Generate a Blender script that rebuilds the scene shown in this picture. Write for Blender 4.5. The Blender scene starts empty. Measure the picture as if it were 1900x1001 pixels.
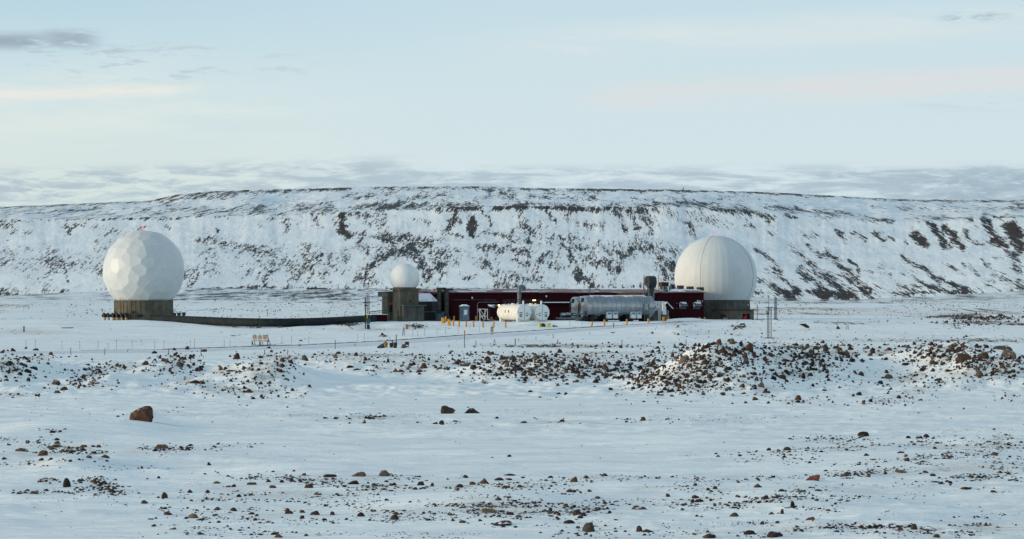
import bpy, bmesh, math, random
import numpy as np
from mathutils import Vector, Matrix

# ------------------------------------------------------------------ camera, world, sun
F = 5388.0            # focal length in photograph pixels (1900 wide)
EZ = 6.0              # eye height above the plain's datum
HOR = 540.0           # row of the horizon
SC = bpy.context.scene
COL = SC.collection
cam = bpy.data.cameras.new('camera')
camo = bpy.data.objects.new('camera', cam)
COL.objects.link(camo)
cam.sensor_width = 36.0
cam.lens = 36.0 * F / 1900.0
cam.shift_y = (HOR - 500.5) / 1900.0
cam.clip_start = 1.0
cam.clip_end = 30000.0
camo.location = (0, 0, EZ)
camo.rotation_euler = (math.radians(90), 0, 0)
SC.camera = camo
SC.view_settings.view_transform = 'Standard'
SC.view_settings.look = 'None'
EXPO = 1.95
SC.view_settings.exposure = EXPO
SC.view_settings.gamma = 1.0
SC.view_settings.use_curve_mapping = False

SUN_EL = math.radians(6.5)
SUN_PH = math.radians(14.0)          # sun stands to the left, a little on the camera's side
sdir = Vector((-math.cos(SUN_PH) * math.cos(SUN_EL), -math.sin(SUN_PH) * math.cos(SUN_EL), math.sin(SUN_EL)))
sun = bpy.data.lights.new('sun', 'SUN')
sun.energy = 0.8
sun.angle = math.radians(6)
sun.color = (1.0, 0.80, 0.55)
suno = bpy.data.objects.new('sun', sun)
COL.objects.link(suno)
suno.rotation_euler = sdir.to_track_quat('Z', 'Y').to_euler()
suno.location = (-200, 0, 100)


class NT:
    """tiny expression builder for shader nodes"""
    def __init__(s, nt):
        s.nt = nt
        s.n = nt.nodes
        s.l = nt.links

    def node(s, t, **kw):
        n = s.n.new(t)
        for k, v in kw.items():
            setattr(n, k, v)
        return n

    def put(s, sock, v):
        if isinstance(v, bpy.types.NodeSocket):
            s.l.new(v, sock)
        elif v is not None:
            sock.default_value = v

    def m(s, op, a, b=None, c=None, clamp=False):
        n = s.node('ShaderNodeMath', operation=op, use_clamp=clamp)
        s.put(n.inputs[0], a)
        if b is not None: s.put(n.inputs[1], b)
        if c is not None: s.put(n.inputs[2], c)
        return n.outputs[0]

    def ss(s, v, lo, hi):
        n = s.node('ShaderNodeMapRange', interpolation_type='SMOOTHSTEP')
        s.put(n.inputs[0], v); s.put(n.inputs[1], lo); s.put(n.inputs[2], hi)
        return n.outputs[0]

    def mix(s, f, a, b):
        n = s.node('ShaderNodeMix', data_type='RGBA')
        s.put(n.inputs[0], f)
        s.put(n.inputs[6], a if isinstance(a, bpy.types.NodeSocket) else (*a, 1))
        s.put(n.inputs[7], b if isinstance(b, bpy.types.NodeSocket) else (*b, 1))
        return n.outputs[2]

    def noise(s, vec, scale, detail=3, rough=0.55, dist=0.0):
        n = s.node('ShaderNodeTexNoise')
        s.put(n.inputs['Vector'], vec)
        n.inputs['Scale'].default_value = scale
        n.inputs['Detail'].default_value = detail
        n.inputs['Roughness'].default_value = rough
        n.inputs['Distortion'].default_value = dist
        return n.outputs['Fac']

    def comb(s, x, y, z):
        n = s.node('ShaderNodeCombineXYZ')
        s.put(n.inputs[0], x); s.put(n.inputs[1], y); s.put(n.inputs[2], z)
        return n.outputs[0]

    def scale(s, vec, v):
        n = s.node('ShaderNodeVectorMath', operation='MULTIPLY')
        s.put(n.inputs[0], vec); n.inputs[1].default_value = v
        return n.outputs[0]


def lin(r, g, b):
    return tuple(((c / 255 + 0.055) / 1.055) ** 2.4 if c > 10 else c / 255 / 12.92 for c in (r, g, b))


wd = bpy.data.worlds.new('World')
SC.world = wd
wd.use_nodes = True
w = NT(wd.node_tree)
bg = w.n['Background']
bg.inputs['Strength'].default_value = 0.1
sky = w.node('ShaderNodeTexSky', sky_type='NISHITA')
sky.sun_disc = False
sky.sun_elevation = SUN_EL
# sky texture azimuth: sun at rotation r stands towards (sin r, cos r)
sky.sun_rotation = math.atan2(sdir.x, sdir.y)
sky.altitude = 50
sky.air_density = 1.0
sky.dust_density = 1.0
SKYK = 10.0 / 2 ** EXPO           # turns a picture value into a radiance at strength 0.1
tc = w.node('ShaderNodeTexCoord')
sp = w.node('ShaderNodeSeparateXYZ')
w.l.new(tc.outputs['Generated'], sp.inputs[0])
X, Y, Zs = sp.outputs
U = w.m('MULTIPLY', w.m('ARCTAN2', X, Y), 53.88)      # azimuth, 1 unit = 1.06 degrees
V = w.m('MULTIPLY', Zs, 53.88)                        # height above the horizon, same unit


def sk(r, g, b, g_=1.0):
    return tuple(v * SKYK * g_ for v in lin(r, g, b))


lowc = w.mix(w.ss(U, -9, 2), sk(214, 227, 224), sk(211, 227, 232))
c = w.mix(w.ss(V, 1.8, 4.2), lowc, sk(207, 226, 231))
hic = w.mix(w.ss(U, -9, 1), sk(180, 211, 226), sk(194, 219, 231))
c = w.mix(w.ss(V, 3.3, 6.2), c, hic)


def box(u0, u1, v0, v1, fu=1.0, fv=0.2, tilt=0.0):
    """soft window in azimuth and height; tilt = rise of the window per unit of azimuth"""
    vv = w.m('SUBTRACT', V, w.m('MULTIPLY', w.m('SUBTRACT', U, u0), tilt)) if tilt else V
    a = w.m('MULTIPLY', w.ss(U, u0 - fu, u0 + fu), w.m('SUBTRACT', 1.0, w.ss(U, u1 - fu, u1 + fu)))
    b = w.m('MULTIPLY', w.ss(vv, v0 - fv, v0 + fv), w.m('SUBTRACT', 1.0, w.ss(vv, v1 - fv, v1 + fv)))
    return w.m('MULTIPLY', a, b)


def streak(su, sv, seed, detail=6, rough=0.68):
    return w.noise(w.comb(w.m('MULTIPLY', U, su), w.m('MULTIPLY', V, sv), seed), 1.0, detail, rough, .35)


# broad pale veils on the right and centre
c = w.mix(w.m('MULTIPLY', box(0.2, 14, 4.35, 4.75, 2.5, 0.35, 0.045), w.ss(streak(.25, 1.6, 3.0), .25, .7)), c, sk(224, 231, 229))
c = w.mix(w.m('MULTIPLY', box(1.6, 14, 3.45, 3.75, 1.0, 0.28, 0.035), w.m('MULTIPLY', w.ss(streak(.35, 2.6, 5.0, 6, .65), .22, .6), 1.0)), c, sk(226, 222, 222))
c = w.mix(w.m('MULTIPLY', box(7.8, 14, 3.32, 3.52, .8, .1), w.ss(streak(.5, 5, 6.0), .45, .62)), c, sk(196, 207, 216))
c = w.mix(w.m('MULTIPLY', box(-20, -4, 2.6, 4.0, 3, 0.8), w.ss(streak(.2, 1.2, 9.0), .35, .75)), c, sk(226, 234, 228))
# the bright warm streak at the left
c = w.mix(w.m('MULTIPLY', box(-11, -6.05, 3.40, 3.58, .6, 0.09, 0.045), w.ss(streak(1.3, 9, 1.0), .22, .55)), c, sk(234, 234, 227))
# small grey clouds at the upper left
n1 = streak(.9, 4.2, 12.0)
c = w.mix(w.m('MULTIPLY', box(-12, -8.6, 4.42, 4.68, .35, 0.12), w.ss(n1, .35, .52)), c, sk(158, 176, 189))
c = w.mix(w.m('MULTIPLY', box(-8.6, -7.7, 4.45, 4.75, .3, 0.1), w.ss(streak(.9, 4.2, 15.0), .34, .50)), c, sk(165, 183, 196))
c = w.mix(w.m('MULTIPLY', box(-11, -5.4, 3.9, 4.5, 1.0, 0.2), w.ss(streak(.9, 4.6, 21.0), .52, .68)), c, sk(182, 198, 206))
c = w.mix(w.m('MULTIPLY', box(-4.6, -3.7, 4.0, 4.35, .3, 0.15), w.ss(streak(1.2, 7, 18.0), .5, .65)), c, sk(190, 205, 212))
c = w.mix(w.m('MULTIPLY', box(8.0, 9.0, 4.93, 5.05, .35, .07, .01), w.ss(streak(2.2, 14, 25.0, 6, .7), .42, .62)), c, sk(160, 184, 198))
# low grey banks above the plateau
n2 = streak(1.0, 5.5, 31.0, 7, .68)
n3 = streak(.75, 5.0, 37.0, 7, .68)
c = w.mix(w.m('MULTIPLY', box(-12, -2.0, 1.5, 2.1, .8, 0.16, 0.035), w.ss(n2, .40, .60)), c, sk(180, 197, 207))
c = w.mix(w.m('MULTIPLY', box(-3.2, 12, 1.5, 2.25, 1.8, 0.14, 0.004), w.ss(n3, .38, .60)), c, sk(176, 195, 207))
c = w.mix(w.m('MULTIPLY', box(7, 14, 1.5, 2.2, 1.5, 0.15), w.ss(streak(1.3, 5, 44.0), .36, .56)), c, sk(163, 184, 198))
hi = w.mix(0.34, sky.outputs[0], sk(206, 222, 226))     # thin high veil over the blue
c = w.mix(w.ss(V, 8.0, 22.0), c, hi)
w.l.new(c, bg.inputs['Color'])

# ------------------------------------------------------------------ helpers
rnd = random.Random(7)
RS = np.random.RandomState(11)


def tagp(o, label=None, cat=None, group=None, kind=None):
    if label: o['label'] = label
    if cat: o['category'] = cat
    if group: o['group'] = group
    if kind: o['kind'] = kind
    return o


def thing(name, label, cat, loc=(0, 0, 0), rot=0.0, group=None):
    o = bpy.data.objects.new(name, None)
    o.empty_display_size = 0.3
    COL.objects.link(o)
    o.location = loc
    o.rotation_euler = (0, 0, rot)
    return tagp(o, label, cat, group)


def copy_tree(o, parent=None):
    c_ = o.copy()
    COL.objects.link(c_)
    c_.parent = parent
    for ch in [q for q in bpy.data.objects if q.parent == o]:
        copy_tree(ch, c_)
    return c_


class MB:
    def __init__(s):
        s.v = []; s.f = []; s.sm = []

    def add(s, vs, fs, smooth=False):
        b = len(s.v)
        s.v.extend([tuple(p) for p in vs])
        for q in fs:
            s.f.append(tuple(i + b for i in q)); s.sm.append(smooth)
        return s

    def box(s, x0, x1, y0, y1, z0, z1, top=None):
        """axis box; top=(dx,dy) shrinks the top"""
        tx, ty = top or (0, 0)
        vs = [(x0, y0, z0), (x1, y0, z0), (x1, y1, z0), (x0, y1, z0),
              (x0 + tx, y0 + ty, z1), (x1 - tx, y0 + ty, z1), (x1 - tx, y1 - ty, z1), (x0 + tx, y1 - ty, z1)]
        return s.add(vs, [(0, 3, 2, 1), (4, 5, 6, 7), (0, 1, 5, 4), (1, 2, 6, 5), (2, 3, 7, 6), (3, 0, 4, 7)])

    def poly(s, pts, y0, y1):
        """x-z outline pushed from y0 to y1"""
        n = len(pts)
        vs = [(x, y0, z) for x, z in pts] + [(x, y1, z) for x, z in pts]
        fs = [tuple(range(n)), tuple(range(2 * n - 1, n - 1, -1))]
        fs += [(i, i + n, (i + 1) % n + n, (i + 1) % n) for i in range(n)]
        return s.add(vs, fs)

    def cyl(s, p, q, r0, r1=None, n=12, caps=True):
        r1 = r0 if r1 is None else r1
        return s.tube([p, q], [r0, r1], n, caps)

    def tube(s, pts, r, n=10, caps=True):
        pts = [Vector(p) for p in pts]
        m_ = len(pts)
        rr = r if isinstance(r, (list, tuple)) else [r] * m_
        d0 = (pts[1] - pts[0]).normalized()
        up = Vector((0, 0, 1)) if abs(d0.z) < .9 else Vector((1, 0, 0))
        a = d0.cross(up).normalized()
        vs = []; fs = []
        for i, p in enumerate(pts):
            if i == 0: d = pts[1] - pts[0]
            elif i == m_ - 1: d = pts[-1] - pts[-2]
            else: d = (pts[i + 1] - pts[i]).normalized() + (pts[i] - pts[i - 1]).normalized()
            d = d.normalized()
            a = (a - d * a.dot(d)).normalized()
            b = d.cross(a)
            for k in range(n):
                t = 2 * math.pi * k / n
                vs.append(p + (a * math.cos(t) + b * math.sin(t)) * rr[i])
        for i in range(m_ - 1):
            for k in range(n):
                k2 = (k + 1) % n
                fs.append((i * n + k, i * n + k2, (i + 1) * n + k2, (i + 1) * n + k))
        s.add(vs, fs, n > 6)
        if caps:
            b0 = len(s.v)
            s.add(vs[:n], [tuple(range(n - 1, -1, -1))])
            s.add(vs[-n:], [tuple(range(n))])
        return s

    def lathe(s, prof, cx=0, cy=0, n=24, smooth=True):
        vs = []; fs = []
        for r, z in prof:
            for k in range(n):
                t = 2 * math.pi * k / n
                vs.append((cx + r * math.cos(t), cy + r * math.sin(t), z))
        for i in range(len(prof) - 1):
            for k in range(n):
                k2 = (k + 1) % n
                fs.append((i * n + k, i * n + k2, (i + 1) * n + k2, (i + 1) * n + k))
        s.add(vs, fs, smooth)
        s.add(vs[:n], [tuple(range(n - 1, -1, -1))])
        s.add(vs[-n:], [tuple(range(n))])
        return s

    def build(s, name, mat, parent=None, loc=None, rot=0.0):
        me = bpy.data.meshes.new(name)
        me.from_pydata(s.v, [], s.f)
        me.polygons.foreach_set('use_smooth', s.sm)
        me.materials.append(mat)
        me.update()
        o = bpy.data.objects.new(name, me)
        COL.objects.link(o)
        o.parent = parent
        if loc is not None: o.location = loc
        o.rotation_euler = (0, 0, rot)
        return o


def vnoise(x, y, seed=0):
    xi = np.floor(x).astype(np.int64); yi = np.floor(y).astype(np.int64)
    fx = x - xi; fy = y - yi
    fx = fx * fx * (3 - 2 * fx); fy = fy * fy * (3 - 2 * fy)

    def h(a, b):
        n = (a * 374761393 + b * 668265263 + seed * 982451653) & 0xffffffff
        n = ((n ^ (n >> 13)) * 1274126177) & 0xffffffff
        n = n ^ (n >> 16)
        return (n & 0xffff) / 65535.0 * 2 - 1
    a = h(xi, yi); b = h(xi + 1, yi); c_ = h(xi, yi + 1); d = h(xi + 1, yi + 1)
    return (a * (1 - fx) + b * fx) * (1 - fy) + (c_ * (1 - fx) + d * fx) * fy


def fbm(x, y, seed=0, oct=4, g=.5):
    r = 0; a = 1.0; t = 0
    for i in range(oct):
        r = r + a * vnoise(x * 2 ** i + 17.3 * i, y * 2 ** i - 9.1 * i, seed + i)
        t += a; a *= g
    return r / t


def smooth01(v, lo, hi):
    t = np.clip((v - lo) / (hi - lo), 0, 1)
    return t * t * (3 - 2 * t)

# ------------------------------------------------------------------ materials
def mat(name, col, rough=.7, metal=0.0, var=.12, nscale=3.0, bump=0.0, bscale=20.0, streaks=0.0, corr=0.0, spec=.3,
        dirt=None, dirt_amt=.0):
    m_ = bpy.data.materials.new(name)
    m_.use_nodes = True
    t = NT(m_.node_tree)
    p = t.n['Principled BSDF']
    co = t.node('ShaderNodeTexCoord').outputs['Object']
    n_ = t.noise(co, nscale, 5, .6)
    lo = tuple(v * (1 - var) for v in col); hi = tuple(min(1, v * (1 + var)) for v in col)
    c_ = t.mix(t.ss(n_, .3, .7), lo, hi)
    if streaks:
        s_ = t.noise(t.scale(co, (2.2, 2.2, .12)), 1.6, 4, .65)
        c_ = t.mix(t.m('MULTIPLY', t.ss(s_, .42, .68), streaks), c_, tuple(v * .35 for v in col))
        s2 = t.noise(t.scale(co, (5, 5, .3)), 1.1, 3, .6)
        c_ = t.mix(t.m('MULTIPLY', t.ss(s2, .52, .7), streaks * .5), c_, tuple(min(1, v * 1.6) for v in col))
    if dirt:
        d_ = t.noise(co, nscale * .7, 6, .65)
        c_ = t.mix(t.m('MULTIPLY', t.ss(d_, .5, .66), dirt_amt), c_, dirt)
    t.l.new(c_, p.inputs['Base Color'])
    p.inputs['Roughness'].default_value = rough
    p.inputs['Metallic'].default_value = metal
    p.inputs['Specular IOR Level'].default_value = spec
    h = None
    if bump:
        h = t.m('MULTIPLY', t.noise(co, bscale, 4, .6), bump)
    if corr:
        sx = t.node('ShaderNodeSeparateXYZ'); t.l.new(co, sx.inputs[0])
        wv = t.m('SINE', t.m('MULTIPLY', sx.outputs[0], 2 * math.pi / corr))
        wv = t.m('MULTIPLY', t.ss(wv, -.4, .4), .04)
        h = wv if h is None else t.m('ADD', h, wv)
    if h is not None:
        b = t.node('ShaderNodeBump')
        b.inputs['Distance'].default_value = 1.0
        b.inputs['Strength'].default_value = 1.0
        t.l.new(h, b.inputs['Height']); t.l.new(b.outputs[0], p.inputs['Normal'])
    return m_


def glow(name, col, s_):
    m_ = bpy.data.materials.new(name); m_.use_nodes = True
    p = m_.node_tree.nodes['Principled BSDF']
    p.inputs['Base Color'].default_value = (*col, 1)
    p.inputs['Emission Color'].default_value = (*col, 1)
    p.inputs['Emission Strength'].default_value = s_
    return m_


M = dict(
    concrete=mat('weathered concrete', (.11, .098, .075), .9, 0, .3, .8, .01, 8, streaks=.6),
    concrete_grey=mat('grey concrete', (.085, .085, .076), .9, 0, .3, .9, .01, 8, streaks=.5),
    dome=mat('radome panels', (.55, .585, .59), .45, 0, .05, .6, streaks=.07),
    dome_small=mat('small radome panels', (.68, .70, .70), .5, 0, .04, .6, streaks=.05),
    dome_cloth=mat('radome fabric', (.54, .575, .585), .55, 0, .05, .25, streaks=.10),
    seam=mat('seam', (.42, .45, .48), .6),
    red=mat('dark red siding', (.028, .0022, .005), .75, 0, .2, .5, corr=.35, spec=.1),
    redroof=mat('red roof sheet', (.15, .055, .055), .5, 0, .2, .4, corr=.45, dirt=(.75, .77, .8), dirt_amt=.35),
    snowroof=mat('snowy roof sheet', (.74, .76, .8), .8, 0, .05, .5, corr=.45),
    snow=mat('snow cap', (.82, .85, .9), .75, 0, .04, 2, .04, 6),
    pipe=mat('black duct pipe', (.014, .020, .023), .75, 0, .3, .7, .004, 10, spec=.12, dirt=(.028, .032, .034), dirt_amt=.4),
    black=mat('black metal', (.008, .009, .011), .5, 0, .3, 3),
    darkgrey=mat('dark grey metal', (.028, .035, .038), .5, .2, .3, 2),
    galv=mat('galvanised metal', (.13, .155, .17), .5, .4, .25, 3),
    duct=mat('stained duct', (.045, .05, .047), .5, .3, .4, 1.2, streaks=.5),
    steel=mat('bright steel', (.33, .35, .37), .22, 1.0, .15, .8, .003, 2.5, streaks=.15),
    white=mat('white paint', (.66, .655, .62), .55, 0, .08, 1, streaks=.12, dirt=(.40, .37, .32), dirt_amt=.3),
    whitec=mat('cool white paint', (.70, .74, .76), .5, 0, .06, 1, dirt=(.5, .5, .5), dirt_amt=.2),
    yellow=mat('yellow paint', (.50, .23, .012), .55, 0, .2, 6, dirt=(.2, .12, .03), dirt_amt=.3),
    lime=mat('yellow green paint', (.50, .50, .02), .55, 0, .2, 6),
    orange=mat('ochre board', (.36, .17, .03), .8, 0, .2, 4),
    rust=mat('rusty metal', (.06, .022, .014), .85, .1, .4, 3, .01, 20, dirt=(.03, .02, .018), dirt_amt=.6),
    brown=mat('old wood', (.11, .065, .04), .9, 0, .35, 4, .01, 15),
    wood=mat('grey wood', (.12, .11, .10), .9, 0, .35, 4),
    toilet=mat('grey plastic', (.045, .080, .115), .5, 0, .1, 2),
    toiletdoor=mat('pale grey plastic', (.13, .18, .22), .5, 0, .25, 3),
    glass=mat('dark window', (.03, .04, .045), .15),
    redpaint=mat('red paint', (.55, .03, .03), .5, 0, .1, 5),
    signred=mat('faded red print', (.52, .12, .11), .7, 0, .3, 8),
    signdark=mat('dark print', (.035, .06, .03), .7),
    signwhite=mat('cream board', (.72, .74, .62), .7, 0, .06, 3),
    tan=mat('tan board', (.34, .26, .17), .8, 0, .2, 4),
    amber=glow('amber lamp', (1.0, .50, .16), 1.6),
    redlamp=glow('red lamp', (.7, .04, .05), .35),
    teal=mat('teal sheet', (.05, .10, .12), .6),
)


# snow ground: white snow, gravel and dark soil where the 'gravel' attribute and noise say so
def ground_mat(name, hill=False):
    m_ = bpy.data.materials.new(name); m_.use_nodes = True
    t = NT(m_.node_tree); p = t.n['Principled BSDF']
    geo = t.node('ShaderNodeNewGeometry')
    pos = geo.outputs['Position']
    at = t.node('ShaderNodeAttribute'); at.attribute_name = 'gravel'
    gr = at.outputs['Fac']
    if hill:
        sx = t.node('ShaderNodeSeparateXYZ'); t.l.new(pos, sx.inputs[0])
        lean = t.m('SUBTRACT', t.m('MULTIPLY', t.ss(sx.outputs[0], 40, 260), 1.5), .35)
        shx = t.m('ADD', sx.outputs[0], t.m('MULTIPLY', sx.outputs[2], lean))
        sh = t.comb(shx, t.m('MULTIPLY', sx.outputs[1], .3), sx.outputs[2])
        f1 = t.noise(t.scale(sh, (1, 1, .75)), .55, 5, .85)
        rdg = t.m('SUBTRACT', .63, t.m('MULTIPLY', t.m('ABSOLUTE', t.m('SUBTRACT', t.noise(t.scale(sh, (1, .6, .42)), .30, 4, .7), .5)), 1.7))
        f2 = t.noise(t.scale(sh, (1, .5, .22)), .16, 4, .65)
        f3 = t.noise(t.scale(sh, (1, .5, .10)), .45, 3, .6)
        fin = t.m('ADD', t.m('ADD', t.m('MULTIPLY', f1, .32), t.m('MULTIPLY', rdg, .26)), t.m('ADD', t.m('MULTIPLY', f2, .24), t.m('MULTIPLY', f3, .20)))
        e1 = t.noise(t.scale(pos, (1, .05, .5)), .38, 5, .8)
        e2 = t.noise(t.scale(pos, (1, .05, .3)), .10, 4, .65)
        fflat = t.m('ADD', t.m('MULTIPLY', e1, .6), t.m('MULTIPLY', e2, .4))
        sy = t.node('ShaderNodeSeparateXYZ'); t.l.new(pos, sy.inputs[0])
        onslope = t.m('MULTIPLY', t.ss(sy.outputs[1], 2360, 2400), t.m('SUBTRACT', 1.0, t.ss(sy.outputs[1], 2605, 2635)))
        fin = t.m('ADD', t.m('MULTIPLY', fin, onslope), t.m('MULTIPLY', fflat, t.m('SUBTRACT', 1.0, onslope)))
        thr = t.m('SUBTRACT', .630, t.m('MULTIPLY', gr, .132))
        rk = t.ss(fin, t.m('SUBTRACT', thr, .006), t.m('ADD', thr, .014))
        rc = t.mix(t.ss(t.noise(pos, .12, 4, .6), .4, .62), (.026, .034, .042), (.060, .068, .075))
        rc = t.mix(t.m('MULTIPLY', t.ss(gr, 1.1, 1.35), .7), rc, (.050, .034, .028))
        sn = t.mix(t.ss(t.noise(t.scale(pos, (1, 1, 1)), .035, 4, .6), .35, .65), (.68, .745, .78), (.78, .83, .85))
    else:
        f1 = t.noise(t.scale(pos, (.6, 1.3, 1)), 7.0, 3, .7)
        f2 = t.noise(t.scale(pos, (1, .35, 1)), 1.1, 4, .65)
        near = t.m('ADD', t.m('MULTIPLY', f1, .6), t.m('MULTIPLY', f2, .4))
        sy = t.node('ShaderNodeSeparateXYZ'); t.l.new(pos, sy.inputs[0])
        ga = t.noise(t.scale(pos, (1, .13, 1)), 1.3, 4, .75)
        gb = t.noise(t.scale(pos, (1, .045, 1)), .48, 5, .8)
        fm = t.ss(sy.outputs[1], 470, 620)
        g1 = t.m('ADD', t.m('MULTIPLY', ga, t.m('SUBTRACT', 1.0, fm)), t.m('MULTIPLY', gb, fm))
        g2 = t.noise(t.scale(pos, (1, .2, 1)), .05, 4, .65)
        far = t.m('ADD', t.m('MULTIPLY', g1, .6), t.m('MULTIPLY', g2, .4))
        fade = t.ss(sy.outputs[1], 260, 420)
        fin = t.m('ADD', t.m('MULTIPLY', near, t.m('SUBTRACT', 1.0, fade)), t.m('MULTIPLY', far, fade))
        thr = t.m('SUBTRACT', t.m('SUBTRACT', .70, t.m('MULTIPLY', fade, .055)), t.m('MULTIPLY', gr, .20))
        rk = t.ss(fin, t.m('SUBTRACT', thr, .01), t.m('ADD', thr, .025))
        rc = t.mix(t.ss(t.noise(pos, 1.4, 3, .6), .4, .62), (.045, .042, .04), (.13, .085, .06))
        rc = t.mix(fade, rc, (.07, .07, .07))
        dusty = t.m('MULTIPLY', t.ss(t.m('ADD', gr, t.m('MULTIPLY', t.noise(pos, 1.2, 4, .6), .5)), .45, 1.1), .55)
        sn = t.mix(t.ss(t.noise(t.scale(pos, (.35, 1.2, 1)), .34, 6, .68), .36, .62), (.73, .785, .80), (.86, .895, .885))
        sn = t.mix(dusty, sn, (.55, .50, .44))
    t.l.new(t.mix(rk, sn, rc), p.inputs['Base Color'])
    p.inputs['Roughness'].default_value = .8
    p.inputs['Specular IOR Level'].default_value = .2
    b = t.node('ShaderNodeBump')
    b.inputs['Strength'].default_value = 1.0
    if hill:
        h = t.m('ADD', t.m('MULTIPLY', t.noise(t.scale(pos, (1, .6, .6)), .12, 5, .6), 1.0), t.m('MULTIPLY', rk, .25))
    else:
        sa = t.noise(t.scale(pos, (.35, 1.3, 1)), 1.3, 5, .6, .6)
        h = t.m('ADD', t.m('MULTIPLY', sa, .20), t.m('MULTIPLY', rk, .03))
        h = t.m('ADD', h, t.m('MULTIPLY', t.noise(pos, 14.0, 2, .5), .006))
    b.inputs['Distance'].default_value = 1.0
    t.l.new(h, b.inputs['Height']); t.l.new(b.outputs[0], p.inputs['Normal'])
    return m_


M['ground'] = ground_mat('snowy ground')
M['hill'] = ground_mat('snowy hillside', True)


def rock_mat(per_vertex):
    m_ = bpy.data.materials.new('stone'); m_.use_nodes = True
    t = NT(m_.node_tree); p = t.n['Principled BSDF']
    a = t.node('ShaderNodeAttribute'); a.attribute_name = 'tint'
    oi = t.node('ShaderNodeObjectInfo')
    co = t.node('ShaderNodeTexCoord').outputs['Object']
    c_ = a.outputs['Color'] if per_vertex else oi.outputs['Color']
    n_ = t.noise(co, 5.0, 5, .65)
    dk = t.node('ShaderNodeMix', data_type='RGBA', blend_type='MULTIPLY')
    dk.inputs[0].default_value = 1.0
    t.l.new(c_, dk.inputs[6])
    t.l.new(t.mix(t.ss(n_, .3, .7), (.55, .55, .58), (1.35, 1.3, 1.25)), dk.inputs[7])
    geo = t.node('ShaderNodeNewGeometry')
    nz = t.node('ShaderNodeSeparateXYZ'); t.l.new(geo.outputs['Normal'], nz.inputs[0])
    sm = t.m('ADD', nz.outputs[2], t.m('MULTIPLY', t.m('SUBTRACT', t.noise(geo.outputs['Position'], 5.0, 3, .6), .5), 1.6))
    snow = t.ss(sm, 1.04 if per_vertex else .98, 1.14 if per_vertex else 1.08)
    t.l.new(t.mix(snow, dk.outputs[2], (.80, .84, .88)), p.inputs['Base Color'])
    p.inputs['Roughness'].default_value = .85
    p.inputs['Specular IOR Level'].default_value = .25
    b = t.node('ShaderNodeBump'); b.inputs['Strength'].default_value = .8; b.inputs['Distance'].default_value = .06
    t.l.new(t.noise(co, 9.0, 4, .65), b.inputs['Height']); t.l.new(b.outputs[0], p.inputs['Normal'])
    return m_


M['rock'] = rock_mat(False)
M['rubble'] = rock_mat(True)

# ------------------------------------------------------------------ terrain
_D = np.arange(-100, 3000, 1.0)
_h = np.interp(_D, [-100, 20, 60, 105, 151, 200, 225, 270, 330, 370, 400, 425, 450, 540, 700, 1200, 3000],
               [5.6, 5.8, 5.75, 5.75, 5.6, 4.95, 5.1, 6.1, 7.2, 7.3, 7.1, 6.25, 4.95, 4.95, 5.0, 5.2, 5.2])
_ker = np.hanning(23); _ker /= _ker.sum()
_h = np.concatenate([_h[:11], np.convolve(_h, _ker, 'valid'), _h[-11:]])

MOUNDS = [  # px, D, height, half width, front reach, back reach (metres)
    (1308, 166, 1.55, 2.5, 6, 7), (1385, 168, 1.2, 2.6, 6, 7), (1475, 170, 1.15, 2.8, 6, 7), (1552, 171, 1.0, 2.2, 6, 7),
    (1655, 175, .9, 2.0, 7, 7), (1745, 170, 1.35, 2.4, 7, 7), (1835, 169, 1.15, 2.4, 7, 7), (1920, 168, .9, 3, 7, 7),
    (5, 165, 1.25, 2.2, 6, 7), (60, 178, .9, 2.5, 6, 7), (318, 172, 1.05, 2.2, 6, 7), (455, 172, .95, 1.9, 7, 7), (530, 170, 1.0, 1.7, 7, 7),
    (175, 164, .55, 2.5, 5, 6), (960, 176, .8, 4, 6, 8), (1100, 178, .75, 4, 6, 8), (770, 190, .35, 4, 6, 8), (640, 195, .3, 5, 8, 8),
    (1350, 158, .55, 3.0, 4, 6), (1240, 160, .35, 2.0, 4, 6), (1800, 158, .4, 5, 4, 6),
    (95, 118, .42, 2.2, 5, 5), (250, 119, .25, 1.6, 4, 5), (120, 94, .22, .8, 2.2, 3), (175, 94, .2, .9, 2, 3),
    (560, 92, .22, 2.2, 4, 4), (930, 79, .22, 2.2, 3.5, 4), (1230, 82, .12, 2.5, 4, 4), (1450, 80, .18, 2, 4, 4), (1640, 93, .15, 4, 4, 5),
    (1780, 99, .2, 4, 6, 6), (1640, 71, .15, 3, 3, 3),
    (985, 444, .45, 2.2, 5, 5), (870, 447, .25, 3.0, 4, 5), (1060, 449, .4, 3.5, 5, 5), (650, 438, .55, 2.6, 4, 5), (735, 440, .35, 2.0, 4, 5),
    (560, 436, .3, 3, 4, 4), (260, 452, .35, 4.5, 6, 6), (1258, 486, .34, 2.0, 3, 2.5), (1290, 486, .3, 1.6, 3, 2.5),
    (1262, 425, .35, 2.0, 8, 5), (1455, 462, .35, 5, 12, 12), (1240, 440, .15, 6, 12, 6),
    (1795, 505, .45, 4.5, 4, 8), (1850, 503, .55, 3, 4, 8), (1900, 500, .5, 3, 5, 8), (50, 560, .8, 14, 40, 40), (90, 455, .5, 9, 10, 14),
    (1880, 478, .4, 5, 5, 8),
]


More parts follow.
